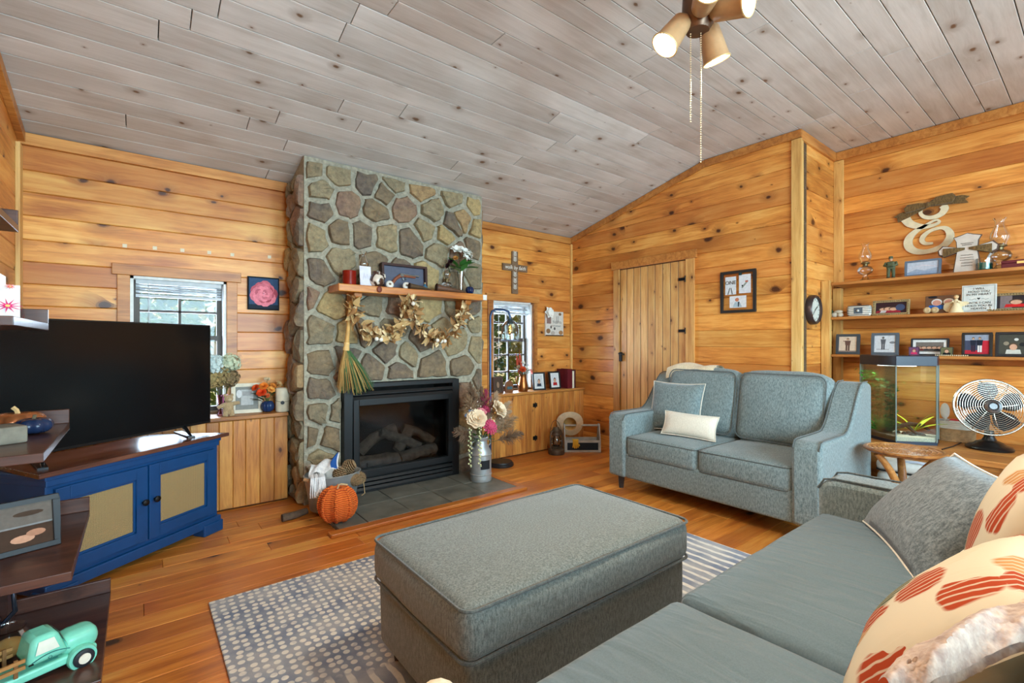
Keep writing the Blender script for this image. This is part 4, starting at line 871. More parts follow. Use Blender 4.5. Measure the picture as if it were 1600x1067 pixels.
def horn(label, pts, r, c1):
    t = thing('powder_horn', label, 'horn', pts[0]); o = Vector(pts[0]); pp = [Vector(p)-o for p in pts]; cc = []
    for i in range(len(pp)-1): cc += [pp[i].lerp(pp[i+1], f/3) for f in range(3)]
    cc.append(pp[-1]); n = len(cc); obj('horn', M().tube(cc, [r*(1-.82*i/(n-1)) for i in range(n)], 12), cmat(c1, .3), t, smooth=60)
    d = (cc[0]-cc[1]).normalized(); obj('rim', M().at(cc[0], aim(d)).lathe([(r*1.05, -.004), (r*1.08, .004), (r*.8, .006), (r*.7, -.01), (0, -.012)], 14, False), cmat((60, 40, 30), .5), t, smooth=50); return t
x0, x1, x2, x3 = mx(640, 3.47), mx(676, 3.47), mx(683, 3.49), mx(729, 3.46)
horn('dark brown curved powder horn lying on the mantel before the shadow box', [(x0, 3.47, z+.026), ((x0+x1)/2, 3.468, z+.02), (x1, 3.475, z+.008)], .023, (84, 64, 46))
horn('open-mouthed brown horn lying on the mantel under the glass lamp', [(x2, 3.50, z+.034), ((x2+x3)/2, 3.475, z+.022), (x3, 3.47, z+.01)], .034, (96, 66, 48))
t = thing('blue_bottle', 'tiny blue bottle with cork in front of the shadow box', 'bottle', (mx(664, 3.545), 3.545, z)); obj('bottle', M().lathe([(.0, 0), (.018, 0), (.021, .01), (.021, .035), (.009, .05), (.008, .062), (.0, .062)], 16, False), cmat((62, 106, 130), .15), t, smooth=50); obj('cork', M().cyl((0, 0, .062), (0, 0, .074), .007), cmat((196, 160, 116), .8), t)
oil_lamp('clear glass oil lamp on the mantel beside the flower vase', (mx(698, 3.6), 3.6, z), .78)
t = thing('flower_vase', 'slim glass vase of white lilies, dark blooms and green leaves on the mantel', 'vase', (mx(720, 3.56), 3.56, z))
obj('vase', M().lathe([(.0, .0), (.02, 0), (.022, .005), (.02, .1), (.034, .2), (.032, .2), (.018, .1), (.018, .012), (.0, .01)], 18, False), GLS, t, smooth=50)
bouquet(t, [(.02, -.01, .37, .062, 'lily', (240, 238, 230)), (-.04, .0, .38, .058, 'lily', (236, 234, 226)), (.07, .0, .35, .056, 'lily', (238, 236, 228)), (.03, -.03, .32, .04, 'lily', (242, 240, 232)), (.06, -.03, .3, .032, 'rose', (50, 24, 30)), (-.1, .0, .28, .03, 'rose', (46, 22, 28)), (-.13, .0, .24, .028, 'rose', (52, 24, 28)), (-.06, -.01, .31, .026, 'rose', (196, 140, 70)), (.1, .01, .38, .035, 'lily', (236, 234, 226))], .2, True, 12, 9, (64, 124, 52), .13, .06)
t = thing('blue_pumpkin', 'small navy glass pumpkin at the right end of the mantel', 'pumpkin', (mx(734, 3.5), 3.5, z)); obj('body', M().pumpkin(.038, .07, 8), cmat((24, 40, 76), .2), t, smooth=60); obj('stem', M().tube([(0, 0, .06), (.003, 0, .075), (.01, 0, .082)], .005, 6), cmat((70, 60, 40), .7), t)
# pendant hanging from the mantel edge
t = thing('wooden_charm', 'small red-brown charm hanging over the mantel front', 'ornament', (mx(593, my-.008), my-.008, mz+.0)); obj('charm', M().ball((0, -.0, .03), (.02, .007, .024), 12, 8), cmat((112, 54, 40), .5), t, smooth=60); obj('loop', M().tube([(0, 0, .05), (0, .002, .06), (.0, .012, .0635)], .0015, 5), cmat((80, 60, 50), .8), t)
# ---- dried leaf garland in two swags
gp = [P(u, v, Y=3.42) for u, v in ((552, 470), (560, 498), (585, 525), (612, 524), (630, 502), (641, 472), (652, 498), (672, 522), (695, 530), (716, 512), (728, 484))]
gp = [p+Vector((0, .05 if i not in (0, 5, 10) else 0, 0)) for i, p in enumerate(gp)]
g = thing('leaf_garland', 'dried tan leaf garland hanging in two swags under the mantel', 'garland', gp[5]); o = gp[5]
cc = []
for i in range(len(gp)-1):
    a, b_, c_, d = gp[max(0, i-1)], gp[i], gp[i+1], gp[min(len(gp)-1, i+2)]
    for f in range(8): s_ = f/8; cc.append(.5*((2*b_)+(c_-a)*s_+(2*a-5*b_+4*c_-d)*s_*s_+(3*b_-a-3*c_+d)*s_**3)-o)
cc.append(gp[-1]-o)
obj('strand', M().tube(cc, .006, 6), cmat((110, 84, 50), .9), g)
obj('hook', M().box(-.006, .006, -.01, .03, .0, .012), iron, g)
lms = [obj('leaf', leaf_mesh(.085, .026, b_, .4), cmat(c_, .8), g, smooth=60) for b_, c_ in ((.5, (196, 164, 112)), (-.4, (224, 200, 156)), (.2, (150, 110, 66)), (.6, (176, 136, 90)))]
rg = random.Random(8); k = 0
for i in range(250):
    q = rg.random()*(len(cc)-1); j = int(q); p = cc[j].lerp(cc[min(j+1, len(cc)-1)], q-j)
    o_ = lms[i] if i < 4 else dupm('leaf', lms[i % 4].data, g, (0, 0, 0), (0, 0, 0), rg.uniform(.6, 1.05))
    d = Vector((rg.gauss(0, 1), rg.gauss(-.7, .6), rg.gauss(0, 1))).normalized(); o_.location = p+d*.012; e = aimy(d); e.rotate_axis('Y', rg.uniform(0, 6)); o_.rotation_euler = e
for f in (.22, .24, .5, .76, .78, .8):
    p = cc[int(f*(len(cc)-1))]; obj('cotton_boll', M().ball((p.x, p.y-.05, p.z-.015), .017, 8, 6), cmat((230, 222, 208), .95), g, smooth=60)
# ---- corn broom hanging from the bracket
a = P(548, 470, Y=3.47); b_ = P(541, 545, Y=3.52); c_ = P(557, 612, Y=3.56)
br = thing('corn_broom', 'hand-tied corn broom with green-tinged bristles hanging beside the fireplace', 'broom', a)
obj('handle', M().tube([(0, 0, 0), (b_-a)*.5, (b_-a)], [.011, .014, .018], 10), cmat((206, 160, 92), .5), br, smooth=60)
obj('binding', M().at(b_-a, aim(b_-a)).lathe([(.018, -.05), (.021, -.04), (.02, -.02), (.023, -.005), (.024, .01)], 12, False), cmat((226, 186, 120), .6), br)
q1, q2 = M(), M(); rg = random.Random(3)
for i in range(170):
    f = rg.uniform(-1, 1); e = c_-a+Vector((f*.14+.0, rg.uniform(-.03, .03), rg.uniform(-.03, .03)+abs(f)*.03)); s_ = b_-a+Vector((f*.015, rg.uniform(-.01, .01), 0)); mdl = s_.lerp(e, .5)+Vector((f*.01, 0, 0))
    (q1 if rg.random() < (.7 if f < -.2 else .35) else q2).tube([s_, mdl, e], [.0032, .003, .0016], 4)
obj('bristles', q1, cmat((170, 132, 74), .8), br, kind='stuff', weld=False); obj('bristles', q2, cmat((62, 96, 56), .8), br, kind='stuff', weld=False)
# ================================================================== around the hearth
galv = plain('galvanised', srgb(176, 182, 184), .4, .55, var=.25, sc=9)
t = thing('bucket', 'oval galvanised bucket full of pine cones and a blanket beside the hearth', 'bucket', (1.10, 3.47, .024))
obj('bucket_wall', M().lathe([(.0, 0), (.135, 0), (.14, .006), (.175, .24), (.182, .246), (.176, .25), (.168, .24), (.13, .012), (.0, .012)], 30, False, 1.1, .85), galv, t, smooth=40)
obj('handle', M().tube([(.19, -.02, .22), (.2, -.07, .16), (.19, -.12, .09), (.165, -.125, .08)], .0035, 6), cmat((180, 150, 110), .8), t, smooth=60)
obj('handle_grip', M().cyl((-.2, -.03, .235), (-.175, -.07, .235), .012), cmat((206, 170, 126), .6), t)
mbk = fabric('check_throw', srgb(206, 208, 212), srgb(240, 240, 238), 120)
t = thing('blanket', 'white and blue fringed blanket stuffed in the galvanised bucket', 'blanket', (1.06, 3.46, .24))
q = M(); q.grid(lambda u, v: (-.13+.2*u+.02*math.sin(v*5), .06-.16*v+.015*math.sin(u*7), .03+.13*math.sin(PI*(.25+.6*v))*(.5+.5*u)+.012*math.sin(u*13+v*5)), 16, 16); obj('cloth', q, mbk, t, smooth=80)
q = M(); q.grid(lambda u, v: (.01+.05*u+.02*math.sin(v*5), .062-.16*v+.015*math.sin((.7+.25*u)*7), .036+.13*math.sin(PI*(.25+.6*v))*(.85+.125*u)+.012*math.sin((.7+.25*u)*13+v*5)), 4, 16); obj('blue_stripe', q, cmat((36, 84, 156), .9), t, smooth=80)
q = M(); rg = random.Random(5)
for i in range(34): x = -.14+.09*rg.random(); q.tube([(x, -.09, .07-.02*rg.random()), (x-.01, -.135, .05), (x-.015+rg.uniform(-.01, .01), -.155, -.02-.06*rg.random())], .003, 4)
obj('fringe', q, mbk, t, kind='stuff', weld=False)
conem = [cmat((146, 120, 88), .8), cmat((110, 84, 58), .8)]
def cone_mesh():
    m = M(); m.ball((0, 0, .035), (.028, .028, .034), 10, 8)
    for j in range(7):
        zz = .005+j*.0105; rr = .036*math.sin(PI*(.16+.75*j/6))**.8
        for i in range(11):
            a = 2*PI*i/11+j*.3; m.at((rr*.75*math.cos(a), rr*.75*math.sin(a), zz), (0, R(-35), a)); m.box(0, .018, -.008, .008, -.0025, .0025)
    m.at(); return m
pc = None
for i, (x, y, zz, s_) in enumerate(((1.095, 3.37, .235, 1.15), (1.165, 3.46, .28, 1.2), (1.185, 3.36, .24, 1.05), (1.265, 3.44, .25, 1.1), (1.22, 3.56, .25, 1.05))):
    lb = ('open pine cone in the bucket lying against the blanket', 'topmost pine cone of the heap in the bucket', 'pine cone at the front rim of the bucket', 'pine cone at the bucket rim above the rope handle', 'pine cone at the back of the bucket by the chimney')[i]
    if pc is None: pc = tag(obj('pine_cone', cone_mesh(), conem[0], weld=False), lb, 'pine cone', 'pine cones in the bucket'); o = pc
    else: o = dupm('pine_cone', pc.data, None, (0, 0, 0), (0, 0, 0)); tag(o, lb, 'pine cone', 'pine cones in the bucket')
    o.location = (x, y, zz); o.rotation_euler = (R(60*i), R(25), R(50*i)); o.scale = (s_,)*3
t = thing('knit_pumpkin', 'orange cable-knit pumpkin on the floor against the bucket', 'pumpkin', (1.035, 3.165, .024))
mk, tt, b = nt('orange_knit', .95); vv = coords(tt, (1, 1, 1), False); wn_ = N(tt, 'TexWave', bands_direction='Z'); wn_.inputs['Scale'].default_value = 26; wn_.inputs['Distortion'].default_value = 2; tt.links.new(vv, wn_.inputs[0]); tt.links.new(ramp(tt, wn_.outputs['Fac'], [(.1, srgb(186, 72, 20)), (.8, srgb(238, 122, 44))]), b.inputs['Base Color']); bump(tt, b, wn_.outputs['Fac'], .6, .01)
obj('body', M().pumpkin(.118, .235, 8, depth=.12, n=64, m=20), mk, t, smooth=70)
q = M()
for i in range(8):
    a = 2*PI*(i+.5)/8
    for s_ in (0, PI): q.tube([((.119*math.cos(bb)**.75+.002)*math.cos(a+.05*math.sin(11*bb+s_)), (.119*math.cos(bb)**.75+.002)*math.sin(a+.05*math.sin(11*bb+s_)), .1175+.113*math.sin(bb)) for bb in [R(-70+7*j) for j in range(21)]], .0075, 6)
obj('cable_stitch', q, mk, t, smooth=60, weld=False)
obj('twine_stem', M().tube([(0, 0, .215), (.005, -.005, .24), (.02, -.01, .245), (.06, -.02, .235)], .006, 6), cmat((196, 170, 126), .9), t)
t = tag(obj('firewood_stick', M().tube([(0, 0, .026), (.08, -.01, .026), (.17, .0, .028)], [.026, .025, .022], 10), bark, smooth=50), 'short split stick of firewood on the floor left of the bucket', 'firewood'); t.location = (.76, 3.45, 0); t.rotation_euler = (0, 0, R(12))
t = thing('milk_can', 'galvanised milk can with chalkboard patch standing on the slate hearth', 'milk can', (2.315, 3.36, .024))
obj('can_body', M().lathe([(.0, 0), (.088, 0), (.092, .008), (.09, .03), (.09, .055), (.095, .06), (.09, .066), (.09, .22), (.095, .226), (.09, .232), (.088, .25), (.055, .31), (.052, .34), (.062, .352), (.066, .372), (.06, .374), (.05, .35), (.05, .3), (.0, .3)], 30, False), galv, t, smooth=35)
obj('chalk_patch', M().add([(.0925*math.cos(R(a)), .0925*math.sin(R(a)), zz) for zz in (.11, .185) for a in range(-125, -70, 6)], [(i, i+1, 11+i, 10+i) if False else (i, i+1, 10+i+1, 10+i) for i in range(9)]), cmat((30, 32, 36), .7), t)
for s_ in (-1, 1): obj('can_handle', M().tube([(s_*.07, 0, .28), (s_*.1, 0, .3), (s_*.1, 0, .33), (s_*.06, 0, .345)], .006, 6), galv, t, smooth=60)
ar = thing('flower_arrangement', 'dried arrangement of cream roses, pink dahlia and pampas in the milk can', 'flowers', (2.315, 3.36, .326))
bouquet(ar, [(-.1, -.08, .24, .088, 'rose', (232, 210, 178)), (.12, -.09, .30, .085, 'rose', (234, 214, 184)), (.0, -.13, .17, .072, 'daisy', (196, 78, 112)), (.05, -.1, .2, .03, 'rose', (222, 196, 150)), (-.04, -.06, .28, .05, 'lily', (206, 120, 130)), (.02, -.04, .3, .04, 'lily', (150, 44, 76)), (-.13, -.04, .3, .025, 'daisy', (120, 150, 190)), (-.16, -.03, .27, .022, 'daisy', (120, 150, 190))], .0, True, 9, 12, (70, 120, 50), .09, .08)
plm = [cmat((150, 124, 96), .95), cmat((176, 150, 122), .95), cmat((120, 96, 76), .95), cmat((150, 56, 80), .9)]
rg = random.Random(14)
for i, (dx, dy, dz, L, c_) in enumerate(((-.35, -.1, .9, .42, 0), (-.12, .1, 1, .46, 0), (.08, .1, 1, .44, 2), (.35, 0, .9, .42, 1), (.6, -.1, .75, .40, 1), (.75, -.1, .45, .36, 0), (.6, -.3, .15, .32, 2), (-.6, -.15, .35, .3, 2), (.15, .05, 1, .42, 3), (.85, .0, .7, .36, 1), (-.2, 0, 1, .5, 2))):
    d = Vector((dx, dy, dz)).normalized(); pl = obj('plume_stem', M().tube([(0, 0, 0), d*L*.6, d*L], .0025, 5), stemm, ar); q = M()
    for j in range(230):
        f = rg.uniform(.45, 1.05); w_ = .07*math.sin(PI*min(1, max(.05, (f-.4)/.66)))+.006; p = d*L*f; e = Vector((rg.gauss(0, 1), rg.gauss(0, 1), rg.gauss(0, 1))).normalized()
        tip = p+e*w_+d*.05; q.tube([p, p.lerp(tip, .6)+Vector((0, 0, .006)), tip-Vector((0, 0, .008))], [.0024, .002, .001], 3)
    obj('plume', q, plm[c_], pl, kind='stuff', weld=False)
for x, y in ((-.17, -.08), (-.1, -.12)):
    q = M()
    for i in range(26): q.ball((x+.012*math.sin(i*2.1), y-.01+.01*math.cos(i*1.7), .17-i*.0125), .0085, 6, 4)
    obj('hanging_amaranth', q, cmat((206, 210, 160), .8), ar, smooth=60, weld=False)
q = M()
for i in range(26):
    a = rg.uniform(0, 2*PI); r_ = rg.uniform(.08, .22); q.ball((r_*math.cos(a), -.1+.5*r_*math.sin(a), .2+rg.uniform(-.05, .2)), .005, 6, 4)
obj('berries', q, cmat((226, 214, 206), .6), ar, weld=False, kind='stuff')
# ---- pipe floor lamp
t = thing('floor_lamp', 'blue-grey pipe floor lamp with glass shade and filament bulb beside the far window', 'floor lamp', (2.80, 3.72, 0))
pm = plain('blue_pipe', srgb(58, 80, 116), .35, .5)
obj('base', M().lathe([(.0, 0), (.125, 0), (.128, .008), (.126, .024), (.115, .03), (.112, .042), (.0, .044)], 32, False), cmat((38, 34, 34), .45), t, smooth=35)
p0 = P(766, 700, Y=3.74)-Vector((2.80, 3.72, 0)); zt = 1.53; arc = P(797, 500, Y=3.72).x-2.80
obj('pole', M().tube([(p0.x, .02, .04), (p0.x, .02, zt-.07), (p0.x+.02, .02, zt-.02), (p0.x+.07, .02, zt), (arc-.07, .01, zt), (arc-.015, .005, zt-.02), (arc, 0, zt-.07), (arc, 0, zt-.1)], .012, 10), pm, t, smooth=60)
shd = obj('shade', M().at((arc, 0, 0)).lathe([(.02, zt-.1), (.05, zt-.115), (.085, zt-.16), (.09, zt-.25), (.088, zt-.3)], 24, False), glass('shade_glass', (.82, .9, .88, 1), .03, .08), t, smooth=60)
obj('socket', M().at((arc, 0, 0)).lathe([(.03, zt-.14), (.03, zt-.1), (.02, zt-.085)], 16), cmat((50, 70, 76), .4), t, smooth=40); obj('shade_rim', M().tube([(arc+.089*math.cos(2*PI*i/28), .089*math.sin(2*PI*i/28), zt-.3) for i in range(28)], .004, 6, True), pm, shd)
obj('bulb', M().at((arc, 0, 0)).lathe([(.0, zt-.255), (.022, zt-.24), (.03, zt-.205), (.02, zt-.165), (.014, zt-.14)], 16, False), glass('bulb_glass', (1, .8, .5, 1), .03, .06), t, smooth=60)
obj('filament', M().tube([(arc+.008*math.cos(i*1.3), .008*math.sin(i*1.3), zt-.16-.006*i) for i in range(13)], .0012, 4), emit('filament', (1, .62, .2, 1), 6), t)
# ================================================================== right cabinet top
z = TZ
photo('small dark wooden photo frame on the far cabinet behind the floor lamp', at(779, 605, Y=4.03, z=z), R(-6), .12, .17, (70, 46, 36), .022, [BG((80, 64, 52)), (poly_e(.5, .5, .2, .26), (150, 120, 96))], 8)
t = thing('wooden_ornament', 'small brown rounded wooden keepsake on the far cabinet', 'ornament', at(795, 605, Y=4.04, z=z)); obj('body', M().at((0, 0, 0), (R(90), 0, 0)).prism([(-.05, 0), (.05, 0), (.055, .06), (.04, .11), (.0, .13), (-.04, .11), (-.055, .06)], -.015, .015), cmat((120, 76, 48), .5), t, bev=.005); obj('plaque', M().box(-.035, .035, -.02, -.015, .03, .06), cmat((70, 100, 110), .5), t)
t = thing('copper_pitcher', 'copper pitcher holding rust and white dried flowers on the far cabinet', 'pitcher', at(817, 606, Y=4.0, z=z))
cop = plain('copper', srgb(150, 92, 48), .3, .85, var=.2)
obj('pitcher', M().lathe([(.0, 0), (.05, 0), (.054, .01), (.056, .05), (.042, .12), (.036, .16), (.04, .185), (.036, .185), (.032, .16), (.0, .15)], 24, False), cop, t, smooth=50); obj('handle', M().tube([(-.036, 0, .17), (-.09, 0, .16), (-.095, 0, .1), (-.052, 0, .05)], .006, 8), cop, t, smooth=60)
bouquet(t, [(-.03, -.03, .24, .04, 'rose', (204, 74, 34)), (.04, -.02, .25, .03, 'daisy', (226, 220, 208)), (.09, -.02, .21, .035, 'lily', (214, 86, 60)), (.07, 0, .29, .026, 'daisy', (206, 206, 212)), (-.08, -.02, .27, .025, 'daisy', (170, 140, 110)), (.0, .0, .31, .028, 'lily', (222, 216, 204))], .17, True, 10, 3, (96, 84, 56), .1, .08)
for dx, L in ((-.07, .32), (-.04, .36)): obj('feather', M().at((dx*.5, 0, .17), (0, R(-14 if dx < -.05 else -6), 0)).grid(lambda u, v: ((u-.5)*.05*math.sin(PI*min(.97, .08+v)), 0, v*L*.8), 2, 8), cmat((170, 64, 44), .8), t, smooth=60)
photo('black framed portrait of a person in dark clothes on the far cabinet', at(843, 606, Y=3.985, z=z), R(-14), .155, .2, (26, 24, 24), .017, [BG((206, 208, 210))]+bust(.5, .08, .6, (50, 56, 70)), 9, matw=.014)
photo('black framed portrait of a person in red clothes on the far cabinet by the books', at(868, 605, Y=3.985, z=z), R(-6), .155, .2, (26, 24, 24), .017, [BG((220, 222, 224))]+bust(.5, .08, .62, (178, 30, 34), hair=(40, 30, 26)), 9, matw=.012)
bx = at(879, 604, Y=4.0, z=z); 
for i, (w_, h_, c_, lb) in enumerate(((.075, .225, (96, 22, 32), 'thick maroon album standing on the far cabinet'), (.028, .2, (226, 214, 190), 'thin cream book standing beside the maroon album'), (.02, .215, (74, 26, 30), 'narrow dark red book leaning at the end of the row'))):
    t = thing('book', lb, 'book', (bx.x, 4.0, z), R(0), group='books on the far cabinet'); x = (0, .08, .112)[i]
    obj('cover', M().box(x, x+.004, -.08, .1, 0, h_).box(x+w_-.004, x+w_, -.08, .1, 0, h_).box(x, x+w_, -.084, -.08, 0, h_), cmat(c_, .5), t); obj('pages', M().box(x+.004, x+w_-.004, -.08, .096, .004, h_-.006), cmat((224, 212, 188), .8), t)
# ---- lantern, straw hat, toolbox on the floor
t = thing('lantern', 'rusty kerosene lantern with wire bail on the floor by the far cabinet', 'lantern', (3.56, 3.73, 0)); rus = plain('rusty_tin', srgb(92, 78, 64), .5, .5, var=.35, sc=16)
obj('tank', M().lathe([(.0, 0), (.085, 0), (.09, .01), (.088, .05), (.07, .065), (.04, .07), (.0, .07)], 24, False), rus, t, smooth=40)
obj('globe', M().lathe([(.04, .085), (.06, .12), (.06, .16), (.042, .2)], 20, False), glass('smoky_globe', (.6, .56, .5, 1), .05, .08), t, smooth=60)
obj('burner', M().lathe([(.045, .07), (.05, .08), (.03, .095), (.0, .1)], 16, False), rus, t, smooth=40)
obj('cap', M().lathe([(.045, .2), (.055, .21), (.05, .235), (.055, .25), (.035, .275), (.03, .29), (.0, .295)], 20, False), rus, t, smooth=40)
for s_ in (-1, 1): obj('side_tube', M().tube([(s_*.075, 0, .055), (s_*.085, 0, .1), (s_*.085, 0, .2), (s_*.07, 0, .245), (s_*.045, 0, .255)], .009, 8), rus, t, smooth=60)
obj('bail', M().tube([(.085*math.cos(R(a)), .02*math.sin(R(a)), .19+.17*math.sin(R(a))) for a in range(0, 181, 12)], .003, 6), rus, t, smooth=60)
q = M()
for i in range(6): a = 2*PI*i/6; q.tube([(.063*math.cos(a), .063*math.sin(a), .09), (.068*math.cos(a), .068*math.sin(a), .14), (.055*math.cos(a), .055*math.sin(a), .2)], .002, 5)
obj('guard_wire', q, rus, t)
TBX = ((P(887, 706, Z=0)+P(946, 707, Z=0))/2); 
tb0 = thing('toolbox', 'grey-white open wooden tool caddy with dowel handle and chalkboard side', 'toolbox', (3.90, 3.68, 0), R(-38)); wg = plain('weathered_white', srgb(172, 174, 172), .7, var=.2, sc=12)
w_ = .20
obj('body', M().box(-w_, w_, -.1, -.088, 0, .13).box(-w_, w_, .088, .1, 0, .13).box(-w_, w_, -.088, .088, 0, .012), wg, tb0, bev=.002)
for s_ in (-1, 1): obj('end_board', M().at((s_*(w_-.006)-.006, 0, 0), (R(90), 0, R(90))).prism([(-.088, 0), (.088, 0), (.088, .13), (.03, .3), (-.03, .3), (-.088, .13)], 0, .012), wg, tb0, bev=.002)
obj('dowel', M().cyl((-w_, 0, .28), (w_, 0, .28), .011), wg, tb0, smooth=40); obj('chalkboard', M().box(-w_+.03, w_-.03, -.104, -.1, .025, .105), cmat((34, 42, 52), .8), tb0)
t = thing('work_glove', 'yellow work glove hanging over the edge of the tool caddy', 'glove', (3.90, 3.68, 0), R(-38)); q = M().soft(.06, .016, .05, .007, 4); q = M().at((-.08, -.112, .085)).soft(.062, .012, .055, .005, 4)
for i, (x, L) in enumerate(((-.103, .035), (-.088, .045), (-.072, .045), (-.057, .036), (-.044, .02))): q.at().tube([(x, -.112, .092), (x+(i-2)*.003, -.114, .09-L)], [.008, .007], 8)
obj('glove', q.at((0, 0, 0)), cmat((222, 176, 60), .8), t, smooth=60, weld=False); obj('cuff', M().box(-.115, -.045, -.106, -.07, .131, .142), cmat((226, 190, 90), .9), t, bev=.003)
t = thing('straw_hat', 'woven straw hat with pale turned brim resting behind the tool caddy', 'hat', (3.78, 3.74, .3), rot=(R(-25), R(62), R(20))); stw = cmat((206, 168, 104), .8)
obj('crown', M().lathe([(.0, .11), (.05, .108), (.075, .09), (.085, .0)], 24, False, 1, .85), stw, t, smooth=50)
obj('brim', M().grid(lambda u, v: ((.085+.075*v)*math.cos(2*PI*u), (.085*.85+.075*v)*math.sin(2*PI*u), .03*v*v*abs(math.sin(2*PI*u))**2), 30, 4), cmat((216, 200, 168), .8), t, smooth=60)
obj('hat_band', M().lathe([(.0862, .0), (.0855, .02)], 24, False, 1, .85), cmat((120, 84, 50), .8), t)
# ================================================================== fireplace wall decorations
t = thing('rose_painting', 'square canvas painting of a pink rose on blue hung beside the window', 'painting', (P(412, 458, Y=WA-.02).x, WA-.002, 1.46)); w_, h_ = .222, .256
obj('canvas', M().box(-w_/2, w_/2, -.022, 0, 0, h_), cmat((26, 30, 40), .7), t)
shp = [BG((62, 88, 122)), (poly_r(0, .0, 1, .16), (44, 56, 70)), (poly_r(0, 0, .04, 1), (24, 26, 34)), (poly_r(.96, 0, 1, 1), (24, 26, 34)), (poly_r(0, 0, 1, .04), (24, 26, 34)), (poly_r(0, .96, 1, 1), (24, 26, 34))]; rg = random.Random(2)
for j, (r_, n) in enumerate(((.4, 9), (.33, 8), (.26, 7), (.19, 6), (.12, 5), (.06, 4))):
    for i in range(n):
        a = 2*PI*i/n+j*.6; k_ = rg.uniform(.8, 1.15); cx, cz = .5+r_*.62*math.cos(a), .5+r_*.55*math.sin(a); v_ = 150+rg.randint(-26, 44)+j*4
        shp.append((poly_e(cx, cz, r_*.46*k_, r_*.42*k_, 10), (min(255, v_+56), max(40, v_-46), max(50, v_-30))))
obj('paint', pic(w_, h_, shp, -.0225, step=.00004), PRINT, t)
t = thing('wall_cross', 'wooden cross reading walk by faith hung above the far window', 'cross', (P(805, 425, Y=WA-.02).x, WA-.002, 1.75)); gw = plain('grey_barnwood', srgb(122, 96, 72), .8, var=.3, sc=14)
obj('upright', M().box(-.042, .042, -.016, 0, 0, .47), gw, t); obj('crossbar', M().box(-.175, .175, -.022, -.006, .25, .325), gw, t)
text(t, 'walk by faith', .058, (0, -.0225, .288), FR, cmat((236, 232, 222), .6), shear=.25); wl_ = cmat((226, 222, 210), .6); q = M()
for zz, s_ in ((.05, 1), (.12, -1), (.19, 1), (.36, -1), (.42, 1)):
    for k_ in (-1, 1):
        for f in range(4): q.at((0, -.0168, zz+f*.012), (0, R(k_*(60-6*f)), 0)).add([(-.005, 0, .004), (.005, 0, .004), (.0, 0, .036)], [(0, 1, 2)])
obj('fern_print', q, wl_, t)
t = thing('wall_plaque', 'white plaque with dark leafy print and a white flower at its top corner', 'plaque', (P(866.5, 505, Y=WA-.02).x, WA-.002, 1.285)); w_, h_ = .29, .29
obj('panel', M().box(-w_/2, w_/2, -.018, 0, 0, h_), cmat((224, 218, 208), .7), t, bev=.002)
obj('picture', pic(w_, h_, [BG((222, 216, 206)), (poly_e(.15, .2, .12, .1), (150, 112, 80)), (poly_r(.06, .5, .3, .82), (150, 120, 112)), (poly_e(.5, .3, .05, .06), (90, 84, 84)), (poly_e(.3, .36, .04, .06), (80, 72, 70)), (poly_e(.4, .12, .12, .08), (190, 178, 166)), (poly_e(.85, .14, .12, .09), (170, 130, 90)), (poly_r(.0, .0, 1, .04), (90, 70, 56)), (poly_e(.8, .9, .08, .06), (140, 110, 84))], -.0185), PRINT, t)
obj('lettering', squiggle(-.03, .11, .165, -.0195, .05, 4).tube([(.03, -.0195, .16), (.034, -.0195, .235)], .0022, 4).tube([(.055, -.0195, .16), (.058, -.0195, .235)], .0022, 4), cmat((100, 92, 88), .6), t); obj('lettering', squiggle(-.06, .1, .12, -.0195, .018, 7), cmat((110, 104, 100), .6), t)
fo = obj('flower', bloom_mesh(.07, 'lily'), cmat((240, 236, 228), .7), t, (-.11, -.03, .27), (R(80), 0, 0), smooth=60, weld=False); obj('flower_leaf', leaf_mesh(.09, .025), cmat((150, 110, 70), .7), t, (-.1, -.022, .27), (R(70), 0, R(60)))
for i, u in enumerate((195, 242, 285, 327, 363, 421)):
    p = P(u, 384+i*3.5, Y=WA-.001); obj('adhesive_patch', M().at(p).box(-.012, .012, -.001, 0, -.012, .012), cmat((226, 214, 186), .5), wa)
# ================================================================== door wall and closet return
t = thing('floating_frame', 'black floating glass frame with three paper cards on the door wall', 'picture frame', (WB-.001, 2.057, 1.47), R(-90)); w_, h_ = .315, .375
obj('frame', M().box(-w_/2, w_/2, -.02, 0, 0, .024).box(-w_/2, w_/2, -.02, 0, h_-.024, h_).box(-w_/2, -w_/2+.024, -.02, 0, .024, h_-.024).box(w_/2-.024, w_/2, -.02, 0, .024, h_-.024), cmat((44, 40, 38), .5), t, bev=.002)
obj('glass', M().box(-w_/2+.024, w_/2-.024, -.008, -.005, .024, h_-.024), pane, t)
for nm, x, zz, w2, h2, shp in (('paper', -.065, .165, .1, .16, [BG((222, 226, 230)), ([(.2, .02), (.3, .02), (.46, .38), (.4, .4)], (90, 92, 90)), ([(.6, .02), (.7, .02), (.56, .4), (.5, .36)], (90, 92, 90))]), ('paper', .062, .17, .105, .165, [BG((226, 228, 232)), ([(.2, .3), (.3, .26), (.8, .62), (.7, .7)], (150, 160, 150)), (poly_e(.65, .62, .14, .05), (196, 110, 90)), (poly_e(.3, .4, .07, .05), (60, 60, 62))]), ('paper', .0, .045, .15, .105, [BG((228, 230, 232)), (poly_e(.45, .68, .12, .16), (206, 130, 100)), ([(.2, .05), (.75, .05), (.6, .5), (.32, .5)], (176, 196, 206)), ([(.5, .1), (.56, .05), (.6, .5), (.5, .5)], (60, 70, 80))])):
    o = obj(nm, pic(w2, h2, shp, -.0095, x, zz), PRINT, t)
text(t, 'ONE', .048, (-.065, -.0115, .27), FR, cmat((76, 74, 72), .6))
obj('clip', M().box(.01, .035, -.016, -.008, .33, .352), cmat((30, 60, 60), .5), t)
